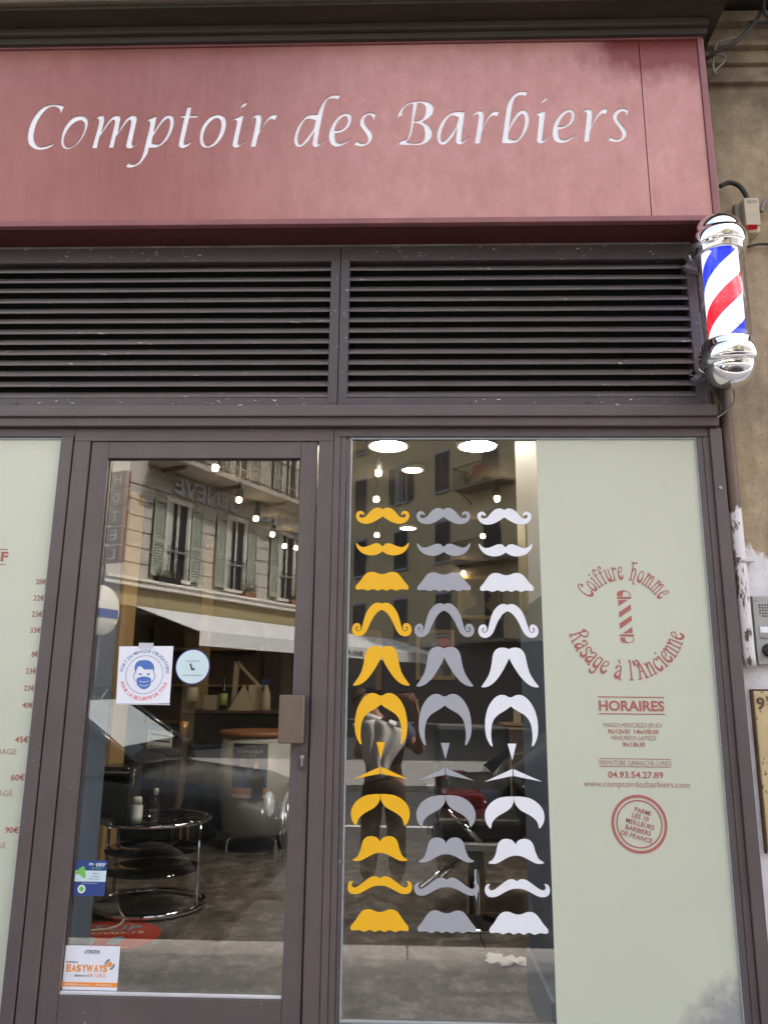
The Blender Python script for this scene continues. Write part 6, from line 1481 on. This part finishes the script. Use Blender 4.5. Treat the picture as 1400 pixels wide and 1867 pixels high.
        b.bbox(min(X(Lc-.30),X(Lc+.005)), max(X(Lc-.30),X(Lc+.005)), yc+sd_*.64-.20, yc+sd_*.64+.20, gz+zb_l, gz+zt_l, .06, 4); tl_ = b.build('tail_light', MAT['tail_red'], t)
        b = MB(); xe = X(Lc+.004); b.bbox(min(xe, xe-d*.012), max(xe, xe-d*.012), yc+sd_*.60-.14, yc+sd_*.60+.10, gz+zb_l+.02, gz+zb_l+.06, .005); b.build('reversing_lens', MAT['lens'], tl_)
        b = MB(); b.bbox(min(X(1.28),X(1.46)), max(X(1.28),X(1.46)), yc+sd_*1.0-.09, yc+sd_*1.0+.09, gz+hood_z+.08, gz+hood_z+.21, .03, 3); b.build('wing_mirror', paint, t)
    if kind == 'suv':
        b = MB()
        ring = [(X(.0)+d*.02, yc+.55*math.cos(a), gz+.70+.20*math.sin(a)) for a in np.linspace(0,2*math.pi,32,endpoint=False)]
        b.tube(ring, .025, 8, closed=True); gr = b.build('grille', MAT['chrome'], t)
        for k in range(9):
            y_ = yc-.44+.11*k; hh = .20*math.sqrt(max(0,1-((y_-yc)/.55)**2))-.02; b = MB(); b.tube([(X(0)+d*.035, y_, gz+.70-hh), (X(0)+d*.03, y_, gz+.70+hh)], .018, 8); b.build('grille_bar', MAT['chrome'], gr)
    b = MB(); b.bbox(min(X(-.02),X(.10)), max(X(-.02),X(.10)), yc-.74, yc+.74, gz+.38, gz+.47, .03, 3); b.bbox(min(X(Lc-.1),X(Lc+.03)), max(X(Lc-.1),X(Lc+.03)), yc-.74, yc+.74, gz+.42, gz+.52, .03, 3); b.build('bumper', paint, t)
    xs_ = X(Lc+.012); b = MB(); b.bbox(min(xs_,xs_-d*.02), max(xs_,xs_-d*.02), yc-.26, yc+.26, gz+.60, gz+.71, .004); b.build('number_plate', MAT['paper'], t)
    return t
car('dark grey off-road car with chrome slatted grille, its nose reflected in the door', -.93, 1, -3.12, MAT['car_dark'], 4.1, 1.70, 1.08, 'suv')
car('black hatchback with red tail lamps, its tail reflected behind the grey moustaches', .24+4.25, 1, -3.15, MAT['car_dark'], 4.25, 1.46, .95, 'sedan')

# ---------------------------------------------------------------- the person holding the phone
MAT['skin'] = surf('skin', (.42,.22,.15), .55, 0, .08, 14)
MAT['shirt'] = surf('navy_shirt', (.075,.08,.12), .8, 0, .15, 12)
MAT['shawl'] = surf('white_cotton_shawl', (.86,.84,.80), .9, 0, .06, 9, (1,1,1), .3, 40)
MAT['trousers'] = surf('brown_trousers', (.050,.034,.022), .85, 0, .2, 10)
MAT['shoe'] = surf('brown_shoes', (.12,.06,.03), .5)
MAT['hair'] = surf('short_grey_brown_hair', (.07,.045,.03), .8, 0, .4, 60)
pe = thing('person', 'person in navy shirt, white shawl and brown trousers holding up a phone', 'person', (-.2,-3.62,-.10))
def skinned(name, verts, edges, mt, parent, sub=2):
    me = bpy.data.meshes.new(name); me.from_pydata([v[:3] for v in verts], edges, []); 
    o = bpy.data.objects.new(name, me); COL.objects.link(o)
    sk = o.modifiers.new('s', 'SKIN'); sk.use_smooth_shade = True
    for i, v in enumerate(verts):
        sv = me.skin_vertices[0].data[i]; r = v[3] if isinstance(v[3], tuple) else (v[3], v[3]); sv.radius = r; sv.use_root = (i == 0)
    ss = o.modifiers.new('ss', 'SUBSURF'); ss.levels = sub; ss.render_levels = sub
    dg = bpy.context.evaluated_depsgraph_get(); m2 = bpy.data.meshes.new_from_object(o.evaluated_get(dg)); bpy.data.objects.remove(o); bpy.data.meshes.remove(me)
    m2.materials.clear()
    for p_ in m2.polygons: p_.use_smooth = True
    return link_mesh(name, m2, mt, parent)
Yp = -3.62
bodyv = [(-.19,Yp,.84,.135),(-.20,Yp,1.0,.13),(-.20,Yp,1.18,.15),(-.235,Yp+.01,1.29,.085),(-.28,Yp+.03,1.36,.052),(-.325,Yp+.05,1.415,.07),(-.375,Yp+.06,1.475,.088),(-.415,Yp+.06,1.53,.075),
  (-.02,Yp+.0,1.24,.062),(.10,Yp+.05,1.06,.050),(.105,Yp+.14,1.22,.040),(.07,Yp+.22,1.42,.030),(.055,Yp+.245,1.47,.034),(.05,Yp+.25,1.52,.030),
  (-.37,Yp+.0,1.22,.062),(-.43,Yp+.05,1.02,.050),(-.27,Yp+.15,1.22,.040),(-.12,Yp+.23,1.42,.030),(-.095,Yp+.245,1.47,.034),(-.085,Yp+.25,1.515,.030),
  (-.10,Yp,.76,.10),(-.09,Yp+.01,.42,.062),(-.08,Yp,.04,.045),(-.08,Yp+.10,-.05,.035),(-.29,Yp,.76,.10),(-.31,Yp+.01,.42,.062),(-.33,Yp,.04,.045),(-.34,Yp+.10,-.05,.035)]
bodye = [(0,1),(1,2),(2,3),(3,4),(4,5),(5,6),(6,7),(2,8),(8,9),(9,10),(10,11),(11,12),(12,13),(2,14),(14,15),(15,16),(16,17),(17,18),(18,19),(0,20),(20,21),(21,22),(22,23),(0,24),(24,25),(25,26),(26,27)]
def finger_chain(base, dirs, r):
    vs = [(*base, r)]; p = Vector(base)
    for d_, l_ in dirs: p = p+Vector(d_).normalized()*l_; vs.append((*p, r*.88))
    return vs
# fingers join the same body skeleton so that the skin stays one surface
for hand_i, sx in ((13, 1), (19, -1)):
    bx_, by_, bz_, _ = bodyv[hand_i]
    for f, (dz_, ln_) in enumerate(((.020,.034),(.004,.038),(-.012,.036),(-.028,.030))):
        st_i = len(bodyv); bs = (bx_-sx*.004, by_+.030, bz_+dz_)
        ch_ = finger_chain(bs, (((-sx*.9,.35,.1),ln_),((-sx,-.05,.05),ln_*.8),((-sx*.8,-.5,.0),ln_*.55)), .0085)
        bodyv += ch_; bodye.append((hand_i, st_i)); bodye += [(st_i+k, st_i+k+1) for k in range(3)]
    st_i = len(bodyv); ch_ = finger_chain((bx_-sx*.01, by_-.012, bz_-.012), (((-sx*.7,.1,.5),.035),((-sx*.8,.2,.2),.028)), .010)
    bodyv += ch_; bodye.append((hand_i-1, st_i)); bodye += [(st_i, st_i+1), (st_i+1, st_i+2)]
skinned('body', bodyv, bodye, MAT['skin'], pe, 2)
tor = [(-.20,Yp,.91,(.185,.165)),(-.20,Yp,1.06,(.17,.155)),(-.20,Yp,1.2,(.19,.17)),(-.225,Yp,1.275,(.11,.09)),(-.02,Yp,1.245,.075),(.06,Yp+.02,1.13,.068),(-.38,Yp,1.225,.075),(-.405,Yp+.06,1.12,.068)]
skinned('shirt', tor, [(0,1),(1,2),(2,3),(2,4),(4,5),(2,6),(6,7)], MAT['shirt'], pe)
trv = [(-.20,Yp,.90,(.175,.155)),(-.195,Yp,.80,(.175,.155)),(-.105,Yp,.72,.112),(-.09,Yp+.01,.42,.085),(-.08,Yp,.06,.075),(-.295,Yp,.72,.112),(-.31,Yp+.01,.42,.085),(-.33,Yp,.06,.075)]
skinned('trousers', trv, [(0,1),(1,2),(2,3),(3,4),(1,5),(5,6),(6,7)], MAT['trousers'], pe)
for xx in (-.08,-.335):
    b = MB(); rings = []
    for y_, w, h in ((Yp-.07,.030,.05),(Yp-.05,.040,.07),(Yp+.04,.045,.085),(Yp+.12,.048,.06),(Yp+.18,.035,.04)):
        rings.append([Vector((xx+w*math.cos(a), y_, -.095+h/2+h/2*math.sin(a))) for a in np.linspace(0,2*math.pi,16,endpoint=False)])
    b.loft(rings); b.build('shoe', MAT['shoe'], pe)
# shawl: a draped sheet over the shoulders, hanging to a point on the chest
b = MB(); NU, NV = 22, 12; r_ = random.Random(4); gv = []
for j in range(NV+1):
    v = j/NV
    for i in range(NU+1):
        u = i/NU*2-1
        wv = .20*(1-v)**.7+.025; x = -.24+.02*v+u*wv+.02*math.sin(7*v)
        z = 1.335-.46*v-.07*abs(u)**1.5*(1-v)-.03*u*(1-v)
        y = Yp+.205+.05*math.cos(u*1.5)+.012*math.sin(u*11+v*3)*(1-.4*v)+.02*math.sin(v*3)
        gv.append((x,y,z))
b.add(gv, [(j*(NU+1)+i, j*(NU+1)+i+1, (j+1)*(NU+1)+i+1, (j+1)*(NU+1)+i) for j in range(NV) for i in range(NU)], True)
rings = []
for a in np.linspace(0, 2*math.pi, 28, endpoint=False): pass
b.tube([(-.255+.135*math.cos(a), Yp+.02+.105*math.sin(a), 1.325-.12*math.cos(a)*.35) for a in np.linspace(0,2*math.pi,28,endpoint=False)], .036, 10, closed=True)
sw = b.build('shawl', MAT['shawl'], pe); sm_ = sw.modifiers.new('t', 'SOLIDIFY'); sm_.thickness = .012
# head details: hair cap, ears, nose, eyes, mouth (on the tilted head)
hc = Vector((-.385, Yp+.065, 1.485)); hz = Vector((-.48,.05,.87)).normalized(); hy = Vector((.1,1,0)); hy = (hy-hz*hy.dot(hz)).normalized(); hx = hy.cross(hz)
Hd = lambda a, b_, c: hc+hx*a+hy*b_+hz*c
b = MB(); vs = []; fs = []
for i in range(9):
    for k in range(24):
        th = i/8*1.75; ph_ = 2*math.pi*k/24; rr_ = .093+.002*math.sin(9*ph_)
        z = rr_*1.16*math.cos(th); x = rr_*math.sin(th)*math.cos(ph_)*.93; y = rr_*math.sin(th)*math.sin(ph_)*1.04
        if math.sin(ph_) > .2: z = max(z, .052)
        vs.append(Hd(x, y-.006, z+.004))
fs = [(i*24+k, i*24+(k+1)%24, (i+1)*24+(k+1)%24, (i+1)*24+k) for i in range(8) for k in range(24)]
b.add(vs, fs, True); b.build('hair', MAT['hair'], pe)
for s in (-1,1):
    b = MB(); b.lathe([(0,-.008),(.016,-.006),(.022,0),(.016,.008),(0,.008)], (0,0,0), 16, 'x'); 
    b.v = [tuple(Hd(v[0]+s*.086, v[1], v[2]*1.35-.01)) for v in b.v]; b.build('ear', MAT['skin'], pe)
    b = MB(); b.lathe([(0,-.004),(.010,-.002),(.012,.001),(0,.004)], (0,0,0), 14, 'y'); b.v = [tuple(Hd(v[0]+s*.032, v[1]+.086, v[2]*.6+.006)) for v in b.v]; b.build('eye', MAT['dark_ink'], pe)
b = MB(); b.loft([[Hd(w*math.cos(a), .078+h*max(0,math.sin(a)), z) for a in np.linspace(0,math.pi,9)] for z, w, h in ((.012,.009,.012),(-.012,.012,.026),(-.028,.016,.032),(-.038,.012,.014))]); b.build('nose', MAT['skin'], pe)
b = MB(); b.tube([Hd(-.025,.078,-.062), Hd(0,.086,-.060), Hd(.025,.078,-.062)], .006, 8); b.build('mouth', surf('lips', (.36,.13,.10), .5), pe)
ph = thing('phone', 'black phone held up in both hands by the reflected person', 'phone', (0,-3.345,1.47))
b = MB(); b.bbox(-.075, .075, -3.352, -3.343, 1.49, 1.565, .004); b.build('phone_body', MAT['black_gloss'], ph)
b = MB(); b.tube([(.05,-3.3425,1.55),(.05,-3.339,1.55)], .008, 14); b.build('camera_lens', MAT['lens'], ph)
